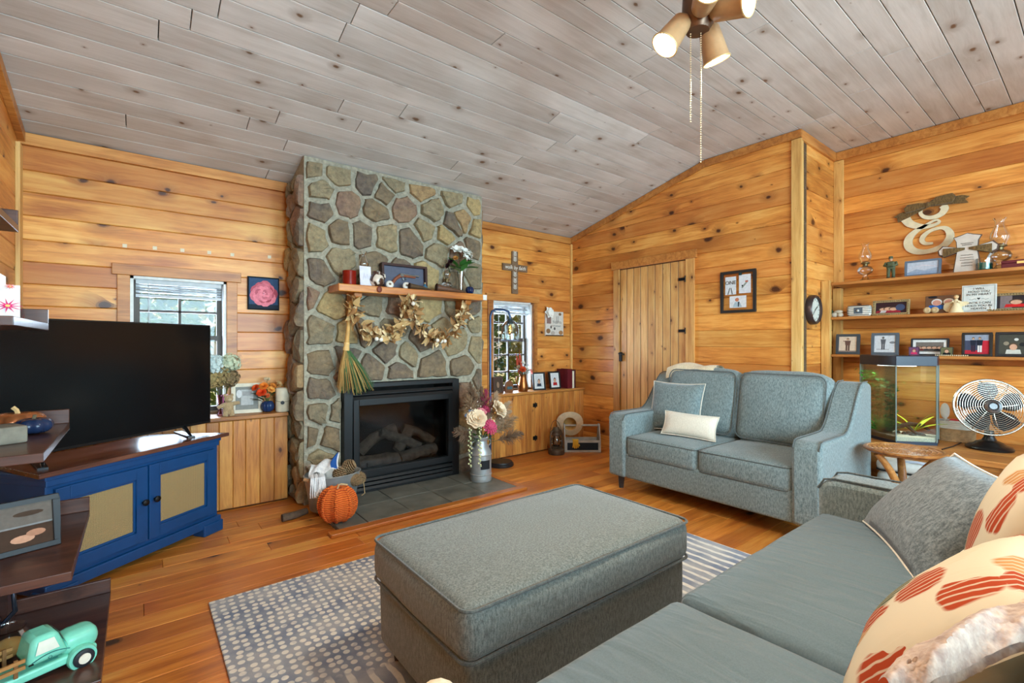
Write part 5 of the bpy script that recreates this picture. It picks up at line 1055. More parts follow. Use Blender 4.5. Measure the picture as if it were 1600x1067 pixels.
t = thing('wall_clock', 'round wall clock with dark bronze rim on the closet side wall', 'clock', (4.42, WR-.001, 1.478), rot=(R(90), 0, 0))
obj('rim', M().lathe([(.0, .0), (.122, .0), (.125, .01), (.122, .04), (.112, .05), (.1, .044), (.098, .03), (.0, .03)], 36, False), plain('clock_bronze', srgb(70, 56, 54), .35, .4), t, smooth=40)
obj('face', M().lathe([(.0, .032), (.099, .032)], 32, False), cmat((206, 208, 198), .5), t)
q = M()
for i in range(12): q.at((0, 0, .033), (0, 0, R(30*i))).box(-.003, .003, .075, .09, 0, .001)
obj('hour_marks', q, cmat((60, 58, 56), .5), t); obj('hand', M().at((0, 0, .035), (0, 0, R(-60))).box(-.003, .003, -.01, .055, 0, .001), iron, t); obj('hand', M().at((0, 0, .0365), (0, 0, R(130))).box(-.002, .002, -.01, .075, 0, .001), iron, t)
# ================================================================== alcove shelves (facing -X)
RZ = R(-90); XS = 4.78
def ys(u, X=XS): return P(u, 500, X=X).y
z1, z2, z3 = SZ
oil_lamp('small glass oil lamp at the left end of the top alcove shelf', (XS, ys(1352), z1), 1.3*.66*1.12)
t = thing('soldier_figurine', 'small figurine in green camouflage with folded arms on the top alcove shelf', 'figurine', (4.75, ys(1392, 4.75), z1), RZ); cam_ = plain('camouflage', srgb(80, 88, 62), .7, var=.4, sc=60)
k = .92
q = M().tube([(-.018*k, 0, 0), (-.018*k, 0, .05*k), (-.014*k, 0, .095*k)], [.013*k, .013*k, .016*k]).tube([(.018*k, 0, 0), (.018*k, 0, .05*k), (.014*k, 0, .095*k)], [.013*k, .013*k, .016*k]).at((0, 0, .085*k)).soft(.062*k, .036*k, .068*k, .014*k, 4).at().tube([(-.034*k, 0, .145*k), (-.044*k, -.01, .12*k), (-.02*k, -.026, .11*k), (.02*k, -.03, .116*k)], .010*k).tube([(.034*k, 0, .145*k), (.044*k, -.01, .12*k), (.02*k, -.026, .112*k), (-.015*k, -.03, .12*k)], .010*k)
obj('uniform', q, cam_, t, smooth=60, weld=False); obj('head', M().ball((0, 0, .172*k), (.0145*k, .015*k, .019*k), 12, 8), cmat((196, 150, 120), .6), t, smooth=60); obj('cap', M().lathe([(.0, .2*k), (.014*k, .197*k), (.017*k, .182*k), (.0165*k, .176*k)], 14, False), cam_, t, smooth=50); obj('boots', M().box(-.028*k, -.006*k, -.026, .012, 0, .014).box(.006*k, .028*k, -.026, .012, 0, .014), cmat((30, 28, 26), .5), t, bev=.003)
photo('grey framed pale landscape print on the top alcove shelf', (4.74, ys(1441, 4.74), z1), RZ, .215, .13, (96, 112, 130), .015, [BG((196, 204, 218)), ([(0, .2), (.3, .45), (.55, .3), (1, .5), (1, 0), (0, 0)], (160, 174, 196)), (poly_r(0, .0, 1, .22), (150, 168, 196)), ([(.1, .55), (.5, .75), (.9, .6), (.9, .56), (.5, .7)], (226, 214, 222))], 10)
# ornate letter E with burlap bow on the wall
lt = thing('letter_e_sign', 'cream wooden script letter E topped with a brown burlap bow on the wall', 'letter sign', (WC-.002, ys(1450, WC-.03), P(1450, 394, X=WC-.03).z), RZ); em = cmat((226, 214, 182), .6)
sc = .0058
def epx(pts, r): return M().tube([((x-335)/6.67*sc*1.02, -.014, -(y-635)/6.67*sc) for x, y in pts], r, 8)
big = [(172, 292), (205, 345), (275, 385), (345, 395), (400, 378), (405, 355), (370, 352), (300, 392), (245, 425), (205, 470), (190, 520), (205, 575), (255, 615), (330, 625), (420, 600), (470, 545), (480, 490), (455, 440), (410, 425), (345, 440), (300, 480), (290, 520), (315, 550), (365, 555)]
top_ = [(430, 225), (445, 255), (420, 300), (365, 320), (310, 305), (280, 265), (290, 225), (335, 210)]
def ribbon(pts, ws):
    P2 = []
    for i in range(len(pts)-1):
        a, b_, c_, d = [Vector(pts[max(0, min(len(pts)-1, i+k_))]) for k_ in (-1, 0, 1, 2)]; wa_, wb_ = ws[i], ws[i+1]
        for f in range(5): s_ = f/5; P2.append((.5*((2*b_)+(c_-a)*s_+(2*a-5*b_+4*c_-d)*s_*s_+(3*b_-a-3*c_+d)*s_**3), wa_+(wb_-wa_)*s_))
    P2.append((Vector(pts[-1]), ws[-1])); L, Rr = [], []
    for i, (p, w_) in enumerate(P2):
        d = (P2[min(i+1, len(P2)-1)][0]-P2[max(0, i-1)][0]).normalized(); n = Vector((-d.y, d.x)); L.append(p+n*w_); Rr.append(p-n*w_)
    m = M(); k_ = len(L); cv = lambda p, y: ((p.x-335)/6.67*sc*1.02, y, -(p.y-635)/6.67*sc)
    m.add([cv(p, y) for y in (-.016, -.002) for p in L+Rr], [(i, i+1, k_+i+1, k_+i) for i in range(k_-1)]+[(2*k_+i, 3*k_+i, 3*k_+i+1, 2*k_+i+1) for i in range(k_-1)]+[(i, 2*k_+i, 2*k_+i+1, i+1) for i in range(k_-1)]+[(k_+i, k_+i+1, 3*k_+i+1, 3*k_+i) for i in range(k_-1)]+[(0, k_, 3*k_, 2*k_), (k_-1, 3*k_-1, 4*k_-1, 2*k_-1)]); return m
obj('letter', ribbon(big, [36, 32, 24, 16, 11, 8, 9, 13, 20, 28, 32, 32, 26, 20, 24, 28, 26, 20, 13, 14, 18, 18, 15, 9]), em, lt)
obj('letter_curl', ribbon(top_, [26, 26, 22, 18, 16, 13, 10, 6]), em, lt)
bw = fabric('burlap_bow', srgb(84, 64, 38), srgb(132, 106, 66), 160)
def bowpoly(pts, y0, y1): return M().add([((x-335)/6.67*sc*1.02, y, -(yy-635)/6.67*sc) for y in (y0, y1) for x, yy in pts], [tuple(range(len(pts))), tuple(range(2*len(pts)-1, len(pts)-1, -1))]+[(i, (i+1) % len(pts), len(pts)+(i+1) % len(pts), len(pts)+i) for i in range(len(pts))])
for pts, y0, y1 in (([(335, 188), (270, 172), (190, 172), (165, 200), (175, 245), (230, 240), (335, 214)], -.042, -.022), ([(335, 188), (390, 145), (500, 135), (520, 165), (500, 215), (420, 220), (335, 214)], -.042, -.022)): obj('bow_loop', bowpoly(pts, y0, y1), bw, lt, bev=.005)
for pts in ([(335, 195), (200, 215), (130, 235), (85, 262), (112, 275), (118, 318), (190, 290), (335, 220)], [(335, 195), (470, 165), (560, 165), (605, 185), (578, 205), (598, 240), (500, 230), (335, 218)]): obj('bow_tail', bowpoly(pts, -.022, -.016), bw, lt)
obj('bow_knot', M().ball((0, -.035, (635-203)/6.67*sc), (.022, .014, .022), 10, 8), bw, lt, smooth=60)
# memorial cross
t = thing('memorial_cross', 'pale stone memorial cross with inscription and burlap ribbon on the top alcove shelf', 'cross', (4.74, ys(1511, 4.74), z1), rot=(R(-4), 0, RZ)); st_ = cmat((206, 196, 186), .8); dk = cmat((96, 74, 64), .7)
up_ = [(-.07, 0), (.07, 0), (.052, .16), (.056, .23), (.07, .26), (.03, .272), (.0, .285), (-.03, .272), (-.07, .26), (-.056, .23), (-.052, .16)]
arm_ = [(-.15, .15), (-.12, .135), (-.05, .155), (.05, .155), (.12, .135), (.15, .15), (.155, .178), (.13, .205), (.05, .185), (-.05, .185), (-.13, .205), (-.155, .178)]
obj('edge', M().at((0, .012, 0), (R(90), 0, 0)).prism([(x*1.1, y*1.025) for x, y in up_], 0, .018).prism([(x*1.05, .17+(y-.17)*1.25) for x, y in arm_], 0, .018), dk, t)
obj('stone_upright', M().at((0, -.006, .0), (R(90), 0, 0)).prism(up_, -.001, .01), st_, t); obj('stone_arms', M().at((0, -.005, 0), (R(90), 0, 0)).prism(arm_, .0, .009), st_, t)
for zz, hw_ in ((.212, .034), (.2, .026), (.125, .032), (.106, .036), (.09, .038), (.068, .03), (.048, .03)): obj('lettering', squiggle(-hw_, hw_, zz, -.0172, .009, 6, .0009), cmat((100, 94, 88), .7), t)
for s_ in (-1, 1): obj('ribbon', M().grid(lambda u, v: (s_*(.01+.12*v), -.022-.008*math.sin(PI*v), .172+(u-.5)*(.016+.05*v)-.015*v), 4, 8), bw, t, smooth=60)
t = thing('green_candle', 'glass candle jar with teal wax on the top alcove shelf', 'candle', (4.72, ys(1538, 4.72), z1)); obj('jar', M().lathe([(.0, 0), (.042, 0), (.045, .006), (.045, .085), (.043, .085), (.042, .008), (.0, .006)], 24, False), GLS, t, smooth=40); obj('wax', M().lathe([(.0, .0065), (.0415, .0065), (.0415, .055), (.0, .055)], 24, False), cmat((14, 124, 116), .3), t, smooth=40)
oil_lamp('tall glass oil lamp beside the teal candle on the top alcove shelf', (4.84, ys(1562, 4.84), z1), 1.13)
t = thing('maroon_case', 'flat maroon presentation case with gold clasp on the top alcove shelf', 'box', (4.74, ys(1606, 4.74), z1), RZ); obj('case', M().box(-.12, .12, -.07, .07, 0, .03), cmat((92, 18, 32), .4), t, bev=.003); obj('lid', M().box(-.12, .12, -.07, .07, .031, .05), cmat((92, 18, 32), .4), t, bev=.003); obj('clasp', M().box(-.045, .045, -.073, -.0702, .024, .04).ball((0, -.074, .032), (.012, .004, .009), 10, 6), cmat((214, 186, 120), .35, .6), t)
# ---- second shelf
t = thing('rock_figurine', 'small pale stone figurine with moss at the left end of the middle alcove shelf', 'figurine', (4.74, ys(1308, 4.74), z2), RZ); q = M().ball((-.02, 0, .022), (.028, .02, .022), 10, 7).ball((.026, -.005, .02), (.024, .02, .02), 10, 7).ball((.01, .0, .048), (.036, .02, .014), 10, 7); q.v = [tuple(Vector(p)+noise.noise_vector(Vector(p)*40)*.003) if p[2] > .004 else p for p in q.v]; obj('stones', q, cmat((206, 196, 176), .8), t, smooth=60, weld=False); obj('moss', M().ball((-.045, .0, .04), (.02, .018, .03), 8, 6), cmat((48, 72, 48), .9), t, smooth=60)
t = thing('striped_trinket', 'black and white striped trinket box with grey square front on the middle shelf', 'box', (4.73, ys(1343, 4.73), z2), RZ); obj('body', M().soft(.165, .07, .092, .022, 4), cmat((224, 222, 212), .5), t, smooth=50)
for i in range(6): obj('stripe', M().at((0, 0, .012+i*.0145)).soft(.1665 if 0 < i < 5 else .15, .0715, .005, .002, 4), cmat((52, 56, 62), .5), t)
obj('label_plate', M().box(-.03, .03, -.038, -.034, .022, .072), cmat((84, 96, 108), .5), t); obj('knob', M().ball((0, -.042, .047), .01, 10, 8), cmat((206, 206, 204), .4), t, smooth=60)
photo('ornate gold framed photo of people in red on the middle alcove shelf', (4.73, ys(1391.5, 4.73), z2), RZ, .235, .125, (168, 146, 104), .018, [BG((58, 36, 40))]+bust(.25, .05, .5, (150, 40, 50))+bust(.42, .05, .55, (206, 196, 196))+bust(.58, .05, .5, (160, 44, 56))+[(poly_e(.8, .5, .15, .3), (70, 80, 110))], 10, ornate=True)
t = thing('couple_cutout', 'cut-out photo plaque of two smiling people in blue on the middle alcove shelf', 'photo plaque', (4.75, ys(1472, 4.75), z2), rot=(R(-8), 0, RZ)); obj('plaque', M().box(-.1, .1, .0, .01, 0, .14), cmat((110, 76, 54), .6), t, bev=.004)
obj('picture', pic(.2, .15, bust(.34, .3, .52, (44, 100, 180), (220, 160, 140), (226, 224, 222))+[(poly_e(.22, .92, .14, .06), (30, 30, 36))]+bust(.68, .3, .52, (58, 110, 190), (224, 160, 140), (232, 214, 190)), -.002, 0, -.01), PRINT, t)
for x in (-.085, -.04): obj('wood_flower', M().at((x, -.012, .028), (R(90), 0, 0)).lathe([(.0, .004), (.01, .005), (.012, .008), (.022, .004), (.024, 0), (.0, -.002)], 14, False), cmat((206, 182, 140), .7), t, smooth=50)
t = thing('angel_figurine', 'cream angel figurine with spread wings in front of the heart sign', 'figurine', (4.71, ys(1494, 4.71), z2), RZ); cr = cmat((226, 208, 168), .6)
obj('gown', M().lathe([(.0, 0), (.044, 0), (.04, .01), (.02, .06), (.016, .085), (.008, .1), (.0, .1)], 16, False), cr, t, smooth=60); obj('head', M().ball((0, -.002, .116), .015, 10, 8), cmat((214, 176, 130), .6), t, smooth=60); obj('hair', M().ball((.0, .004, .122), (.016, .014, .014), 10, 8), cmat((140, 100, 60), .7), t, smooth=60)
for s_ in (-1, 1): obj('wing', M().at((s_*.012, .01, .065), (0, R(s_*38), 0)).grid(lambda u, v: (s_*.07*v, .004+.012*v, (u-.5)*.08*math.sin(PI*(.15+.75*v))), 4, 6), cr, t, smooth=60); obj('arm', M().tube([(s_*.016, -.004, .085), (s_*.03, -.016, .075), (s_*.012, -.026, .082)], .006, 6), cr, t, smooth=60)
sg = thing('heaven_sign', 'white plaque with heart and hold you in heaven verse on the middle shelf', 'sign', (4.73, ys(1529, 4.73), z2), rot=(R(-9), 0, RZ)); obj('board', M().box(-.09, .09, -.008, .008, 0, .2), cmat((206, 210, 206), .6), sg, bev=.002)
obj('border', M().box(-.083, .083, -.0092, -.008, .008, .011).box(-.083, .083, -.0092, -.008, .189, .192).box(-.083, -.08, -.0092, -.008, .011, .189).box(.08, .083, -.0092, -.008, .011, .189), cmat((150, 156, 154), .6), sg)
ink = cmat((56, 56, 58), .7)
for s_, zz in (('I WILL', .17), ('HOLD YOU', .149), ('IN MY HEART', .128), ('UNTIL I CAN', .066), ('HOLD YOU IN', .045), ('HEAVEN', .024)): text(sg, s_, .0215, (0, -.0095, zz), FR, ink)
obj('heart', M().at((0, -.0086, .096), (R(90), 0, 0)).prism([(0, -.007), (.008, .002), (.007, .007), (.003, .008), (0, .005), (-.003, .008), (-.007, .007), (-.008, .002)], 0, .001), ink, sg); obj('scroll', M().tube([(-.05, -.0088, .094), (-.035, -.0088, .09), (-.022, -.0088, .098), (-.014, -.0088, .094)], .001, 4).tube([(.05, -.0088, .094), (.035, -.0088, .09), (.022, -.0088, .098), (.014, -.0088, .094)], .001, 4), ink, sg)
photo('ornate gold framed photo of a person in red beside the heart sign', (4.73, ys(1581, 4.73), z2), RZ, .23, .13, (150, 130, 92), .018, [BG((52, 44, 46)), (poly_r(.2, .0, .5, 1), (130, 116, 116))]+bust(.6, .1, .6, (204, 40, 40)), 16, ornate=True)
# ---- third shelf
sold = [BG((222, 200, 178))]+figure(.5, .05, .85, (110, 80, 70), (100, 76, 66), asp=1.2)+[([(.22, .72), (.45, .72), (.45, .66), (.24, .68)], (110, 80, 70)), (poly_r(0, 0, 1, .08), (150, 130, 120))]
photo('dark grey framed sepia photo of a saluting person in uniform on the low alcove shelf', (4.72, ys(1324, 4.72), z3), RZ, .17, .172, (64, 70, 76), .021, sold, 7)
photo('grey framed black and white photo of a striding person on the low shelf', (4.72, ys(1382, 4.72), z3), RZ, .178, .178, (84, 94, 104), .02, [BG((212, 216, 222)), (poly_r(.1, .16, .7, .19), (120, 120, 124))]+figure(.42, .17, .75, (96, 98, 104), (88, 90, 96), (120, 116, 112), (70, 70, 74))+[(poly_e(.85, .58, .14, .07), (130, 132, 138))], 7)
photo('wide black framed group photo with white mat on the low alcove shelf', (4.74, ys(1452, 4.74), z3), RZ, .22, .132, (36, 38, 44), .011, [BG((120, 112, 106))]+sum([bust(.12+.19*i, .12, .45, c_) for i, c_ in enumerate(((50, 48, 50), (120, 44, 40), (60, 56, 60), (76, 70, 68), (44, 44, 50)))], []), 8, matw=.018)
photo('tiny square photo of a person with red hair leaning before the group photo', (4.68, ys(1428, 4.68), z3), RZ, .062, .066, (70, 50, 80), .004, [BG((120, 80, 110))]+bust(.5, .1, .7, (220, 60, 110), hair=(150, 40, 60)), 8, th=.006)
photo('tiny photo of a person in black leaning at the right of the group photo', (4.68, ys(1479, 4.68), z3), RZ, .07, .066, (60, 60, 50), .004, [BG((110, 110, 80))]+bust(.5, .05, .75, (24, 24, 28)), 8, th=.006)
photo('black framed photo of two people on a red floor on the low alcove shelf', (4.72, ys(1526, 4.72), z3), RZ, .158, .172, (28, 26, 28), .016, [BG((70, 76, 100)), (poly_r(0, 0, 1, .2), (186, 44, 60)), (poly_r(.65, .2, 1, .7), (196, 44, 60)), (poly_r(0, .7, 1, 1), (150, 160, 180))]+figure(.35, .12, .75, (40, 44, 60), (60, 40, 56))+figure(.62, .1, .78, (34, 38, 52), (224, 222, 222)), 8)
photo('black framed photo of a person in white before a dark crowd', (4.72, ys(1583, 4.72), z3), RZ, .175, .175, (26, 26, 32), .018, [BG((74, 74, 66)), (poly_e(.25, .55, .1, .1), (150, 140, 120)), (poly_e(.6, .75, .08, .07), (220, 220, 214)), (poly_e(.8, .5, .1, .1), (40, 42, 44))]+bust(.5, .02, .55, (206, 206, 196)), 12)
q = M()
for i in range(16): q.ball((4.665, ys(1462, 4.665)-i*.0115, z3+.005), .005, 6, 4)
tag(obj('bead_string', q, cmat((222, 206, 170), .5), smooth=60, weld=False), 'string of pale beads lying along the low alcove shelf edge', 'beads')
# ================================================================== bench: aquarium, basket, fan
tk = [(4.50, 1.235), (4.30, .964), (4.46, .768), (4.64, .79), (4.64, 1.24)]
tcx, tcy = 4.5, 1.0; tp = [(x-tcx, y-tcy) for x, y in tk]
tp2 = tp if area(tp) > 0 else tp[::-1]
t = thing('aquarium', 'tall angled glass aquarium with black lid and green plants on the bench', 'aquarium', (tcx, tcy, BZ)); n = 5; tg = glass('tank_glass', (.93, .96, .95, 1), .01, .03)
for i in range(n):
    a, b_ = Vector(tp2[i]), Vector(tp2[(i+1) % n]); d = (b_-a).normalized(); nn = Vector((-d.y, d.x))*.006
    obj('glass_panel', M().prism([tuple(a), tuple(b_), tuple(b_+nn), tuple(a+nn)], .02, .57), tg, t)
    obj('corner_seal', M().cyl((a.x, a.y, .02), (a.x, a.y, .57), .004, n=6), cmat((120, 134, 130), .4), t)
lidm = plain('aquarium_lid', srgb(24, 34, 54), .35)
obj('lid', M().prism([(x*1.015, y*1.015) for x, y in tp2], .565, .637), lidm, t, bev=.003); obj('bottom_trim', M().prism([(x*1.01, y*1.01) for x, y in tp2], 0, .022), lidm, t)
obj('gravel', M().prism([(x*.95, y*.95) for x, y in tp2], .022, .05), plain('sand', srgb(206, 196, 172), .95, var=.25, sc=160, bm=.6), t)
rg = random.Random(6); gr = [cmat((60, 150, 40), .6), cmat((28, 100, 30), .6), cmat((170, 180, 40), .6), cmat((110, 40, 36), .7)]
q = M()
for i in range(150):
    d = Vector((rg.gauss(0, .55), rg.gauss(0, .55), rg.uniform(.4, 1))).normalized(); L = rg.uniform(.1, .17); p = Vector((-.03, .1, .05)); q.tube([p, p+d*L*.6, p+d*L+Vector((d.x*.02, d.y*.02, -.01))], [.002, .0016, .0006], 3)
q.v = [(max(-.09, min(.1, x)), y, zz) for x, y, zz in q.v]; obj('grass_plant', q, gr[0], t, kind='stuff', weld=False)
for (cx, cy, h_, mi, nl) in ((.03, .2, .43, 0, 150), (.02, .12, .36, 1, 130), (-.04, .03, .33, 1, 90), (.06, .22, .26, 3, 80)):
    q = M()
    for s_ in range(5): q.tube([(cx+.01*s_-.02, cy, .05), (cx+rg.uniform(-.03, .03), cy+rg.uniform(-.03, .03), .05+h_*.85)], .002, 4)
    for i in range(nl):
        p = Vector((cx+rg.gauss(0, .022), cy+rg.gauss(0, .026), .09+h_*rg.random()**.7)); q.at(p, (rg.uniform(-1, 1), rg.uniform(-1, 1), rg.uniform(0, 6))).add([(-.017, 0, 0), (0, -.009, .003), (.017, 0, 0), (0, .009, .003)], [(0, 1, 2, 3)])
    q.at(); obj('stem_plant', q, gr[mi], t, kind='stuff', weld=False)
lv = obj('sword_leaf', leaf_mesh(.2, .022, .35), gr[2], t, (-.04, -.1, .08), (0, 0, 0), smooth=60)
for i, (dx, dy, dz) in enumerate(((.0, .9, .7), (.0, -.3, 1), (.3, -.7, .6), (.0, .5, 1), (.4, -.3, .7), (.2, .9, .35))):
    o = lv if i == 0 else dupm('sword_leaf', lv.data, t, (0, 0, 0), (0, 0, 0), rg.uniform(.7, .95)); o.location = (.0, -.1, .08); o.rotation_euler = aimy((dx, dy, dz))
obj('driftwood', M().tube([(-.05, .08, .06), (-.04, .0, .1), (.0, -.07, .13), (.05, -.14, .12), (.07, -.17, .09)], [.02, .018, .017, .014, .01], 8).tube([(.0, -.05, .12), (-.02, -.1, .08), (-.0, -.13, .06)], [.014, .011, .008], 8), cmat((58, 42, 30), .9), t, smooth=50)
q = M()
for i in range(14): q.ball((rg.uniform(-.06, .08), rg.uniform(-.15, .15), .053), (rg.uniform(.012, .025), rg.uniform(.012, .022), rg.uniform(.008, .018)), 8, 6)
q.v = [p for p in q.v]; obj('pebbles', q, cmat((70, 64, 54), .8), t, smooth=60, weld=False)
obj('lamp_strip', M().box(-.02, .06, -.1, .12, .557, .564), emit('tank_lamp', (.9, 1, .95, 1), 6), t)
light('tank_lamp', 'AREA', (tcx+.02, tcy+.01, BZ+.553), 2.2, (.9, 1, .93), (0, 0, 0), shape='RECTANGLE', size=.08, size_y=.22)
t = thing('woven_basket', 'low woven basket with white rim on the bench beside the aquarium', 'basket', (4.80, .72, BZ), RZ); wic = plain('wicker', srgb(156, 120, 80), .8, var=.3, sc=40); wht = cmat((206, 202, 190), .8)
for i in range(11):
    zz = .008+i*.0135; s_ = .95+.05*i/10; obj('weave_ring', M().tube([(x*s_, y*s_, zz) for x, y, _ in rect_loop(-.105, .105, -.085, .085, 0, .06)], .0075, 6, True), wic if i < 7 else wht, t, smooth=60)
obj('basket_floor', M().box(-.085, .085, -.07, .07, .002, .01), wic, t)
for i, (x, c_, lb, h_) in enumerate(((-.07, (226, 222, 214), 'white hairbrush handle standing in the woven basket', .11), (.0, (190, 60, 66), 'red folded packet lying in the woven basket', .05), (.075, (206, 206, 206), 'clear pale bottle standing in the woven basket', .08))):
    e = thing(('hairbrush', 'packet', 'small_bottle')[i], lb, ('brush', 'packet', 'bottle')[i], (4.80, .72-x*.8, BZ+.012), RZ)
    if i == 0: obj('handle', M().cyl((0, 0, 0), (0, .0, .15), .009), cmat(c_, .5), e, smooth=40); obj('paddle', M().ball((-.005, 0, .205), (.028, .009, .06), 12, 8), cmat(c_, .5), e, smooth=60)
    elif i == 1: obj('wrap', M().at((0, 0, 0), (0, 0, 0)).soft(.07, .08, .15, .012, 4, wob=.006), cmat(c_, .5), e, smooth=50); obj('label', M().box(-.03, .03, -.043, -.0405, .1, .14), cmat((226, 222, 214), .6), e)
    else: obj('bottle', M().lathe([(.0, 0), (.022, 0), (.024, .01), (.024, .13), (.01, .15), (.0, .15)], 16, False), cmat(c_, .2), e, smooth=40); obj('cap', M().cyl((0, 0, .15), (0, 0, .17), .011), cmat((240, 240, 238), .4), e, smooth=40)
fn = thing('desk_fan', 'black metal table fan with chrome wire guard on the bench', 'fan', (4.60, .52, BZ), R(-68)); blkm = plain('gunmetal', srgb(44, 42, 42), .3, .7); chrome = plain('guard_chrome', srgb(170, 160, 146), .25, .9)
obj('base', M().lathe([(.0, 0), (.12, 0), (.124, .012), (.11, .028), (.085, .034), (.07, .05), (.04, .062), (.028, .085), (.024, .13), (.0, .13)], 32, False), blkm, fn, smooth=40)
hz = .29; tl = R(-12)
hd = obj('motor', M().at((0, .03, hz), (R(90)+tl, 0, 0)).lathe([(.0, -.09), (.04, -.085), (.06, -.04), (.06, .0), (.0, .0)], 22, False).at().tube([(0, .06, .12), (0, .07, .2), (0, .06, hz-.02)], .018, 10), blkm, fn, smooth=40)
gd = obj('guard', M().at((0, -.01, hz), (R(90)+tl, 0, 0)).tube([(.19*math.cos(2*PI*i/48), .19*math.sin(2*PI*i/48), .0) for i in range(48)], .006, 8, True), chrome, fn, smooth=60)
q = M().at((0, -.01, hz), (R(90)+tl, 0, 0))
for sgn in (1, -1):
    for j in range(12): r_ = .05+j*.0122; q.tube([(r_*math.cos(2*PI*i/40), r_*math.sin(2*PI*i/40), sgn*.055*(1-(r_/.19)**3)) for i in range(40)], .0013, 4, True)
    for j in range(8): a = 2*PI*j/8; q.tube([(r_*math.cos(a+r_*1.2), r_*math.sin(a+r_*1.2), sgn*.055*(1-(r_/.19)**3)) for r_ in (.045, .09, .13, .165, .19)], .002, 4)
obj('guard_wires', q, chrome, fn)
obj('badge', M().at((0, -.01, hz), (R(90)+tl, 0, 0)).lathe([(.0, .066), (.02, .066), (.024, .062), (.03, .066), (.044, .062), (.048, .055), (.0, .05)], 28, False), cmat((92, 90, 90), .25, .8), fn, smooth=30)
for i in range(5):
    q = M().at((0, -.01, hz), (R(90)+tl, 0, R(0))); a0 = 2*PI*i/5+.35
    q.grid(lambda u, v: ((.03+.14*v)*math.cos(a0+(u-.5)*(.55+.5*math.sin(PI*v))), (.03+.14*v)*math.sin(a0+(u-.5)*(.55+.5*math.sin(PI*v))), .02*(u-.5)*2), 4, 6); obj('blade', q, cmat((34, 36, 40), .4), fn, smooth=60)
pp = [P(1535, 678, Z=BZ+.02), P(1505, 690, Z=BZ+.004), P(1490, 697, Z=BZ+.004), P(1472, 702, Z=BZ+.004)]; pp[0] = Vector((4.66, .56, BZ+.006))
tag(obj('power_cord', M().tube(pp, .004, 6), cmat((26, 26, 28), .5), smooth=60), 'black fan power cord trailing across the bench', 'cord')
# boxes and bags under the side table
t = thing('pattern_box', 'white rounded case with black line drawing and handle under the side table', 'case', (4.03, .83, 0), R(-88)); obj('case', M().soft(.34, .16, .34, .05, 6), cmat((214, 208, 198), .6), t, smooth=60); obj('lid', M().at((0, 0, .342)).soft(.34, .16, .07, .03, 6), cmat((216, 210, 200), .6), t, smooth=60); obj('seam', M().tube(rect_loop(-.17, .17, -.08, .08, .342, .05), .006, 6, True), cmat((30, 28, 28), .5), t); q = M(); rg = random.Random(3)
for i in range(16): x, zz = rg.uniform(-.13, .13), rg.uniform(.06, .3); q.tube([(x+rg.uniform(-.03, .03), -.0815, zz+rg.uniform(-.03, .03)) for _ in range(5)], .0015, 4)
obj('line_drawing', q, cmat((40, 38, 38), .6), t); obj('strap', M().tube([(-.03, -.04, .41), (.05, -.06, .425), (.13, -.05, .41)], .008, 6), cmat((196, 200, 212), .6), t, smooth=60)
t = tag(obj('round_cushion', M().at((0, 0, 0)).lathe([(.0, 0), (.12, 0), (.14, .03), (.14, .2), (.12, .23), (.0, .235)], 24, False), cmat((22, 32, 48), .8), smooth=60), 'dark navy round pouf beside the bench under the side table', 'pouf'); t.location = (3.93, .55, 0)
# ================================================================== soft things on the seats
cream = fabric('cream_canvas', srgb(216, 206, 188), srgb(236, 228, 212), 300, .95, .1)
def wpt(l, par): return par.matrix_basis @ Vector(l)
def pil(name, label, p, rot, w, h, th, mat, pipe=None, **k):
    t = thing(name, label, 'pillow', p, rot=rot); obj('cover', M().pillow(w, h, th, **k), mat, t, smooth=80)
    if pipe: obj('edging', M().tube([(a*w/2*(1-.07*(1-b_*b_)), 0, b_*h/2*(1-.07*(1-a*a))+h/2) for a, b_ in [(-1+.2*i, -1) for i in range(10)]+[(1, -1+.2*i) for i in range(10)]+[(1-.2*i, 1) for i in range(10)]+[(-1, 1-.2*i) for i in range(10)]], .0045, 6, True), pipe, t, smooth=60)
    return t
pil('throw_pillow', 'square grey tweed throw pillow with pale edging on the loveseat', (3.50, 2.27, .462), (R(-16), 0, R(-84)), .46, .42, .14, greyfab, cream, seed=1)
pil('lumbar_pillow', 'white rectangular lumbar pillow in front of the grey one on the loveseat', (3.33, 2.03, .472), (R(-24), R(2), R(-78)), .42, .19, .10, cream, cream, seed=2)
t = thing('cream_throw', 'cream fleece throw folded over the back of the loveseat', 'blanket', (3.86, 2.26, .0)); fl_ = fabric('cream_fleece', srgb(214, 196, 160), srgb(240, 226, 198), 160)
def thr(u, v):
    a = (v-.5)*2; x = .11*math.sin(a*1.45)*1.0+.0; zz = .945+.055*math.cos(a*1.45)-(.16*max(0, abs(a)-.62))
    return (x-.03, (u-.5)*.44, zz+.012*math.sin(u*9+v*3)+.02*math.sin(PI*u))
obj('fleece', M().grid(thr, 20, 16).grid(lambda u, v: tuple(Vector(thr(u, v))-Vector((0, 0, .012))), 20, 16), fl_, t, smooth=80)
mf, tt, b = nt('floral_print', .95, 0, .2); vv = coords(tt, (1, 1, 1), False); vo = N(tt, 'TexVoronoi'); vo.inputs['Scale'].default_value = 8.5; dv = N(tt, 'VectorMath', operation='MULTIPLY_ADD'); nz = N(tt, 'TexNoise'); nz.inputs['Scale'].default_value = 9; tt.links.new(vv, nz.inputs['Vector']); tt.links.new(nz.outputs[1], dv.inputs[0]); dv.inputs[1].default_value = (.08, .08, .08); tt.links.new(vv, dv.inputs[2]); tt.links.new(dv.outputs[0], vo.inputs['Vector'])
pal = ramp(tt, N(tt, 'SeparateColor').outputs[0], [(0, (0, 0, 0, 1)), (1, (1, 1, 1, 1))]); sepc = N(tt, 'SeparateColor'); tt.links.new(vo.outputs['Color'], sepc.inputs[0])
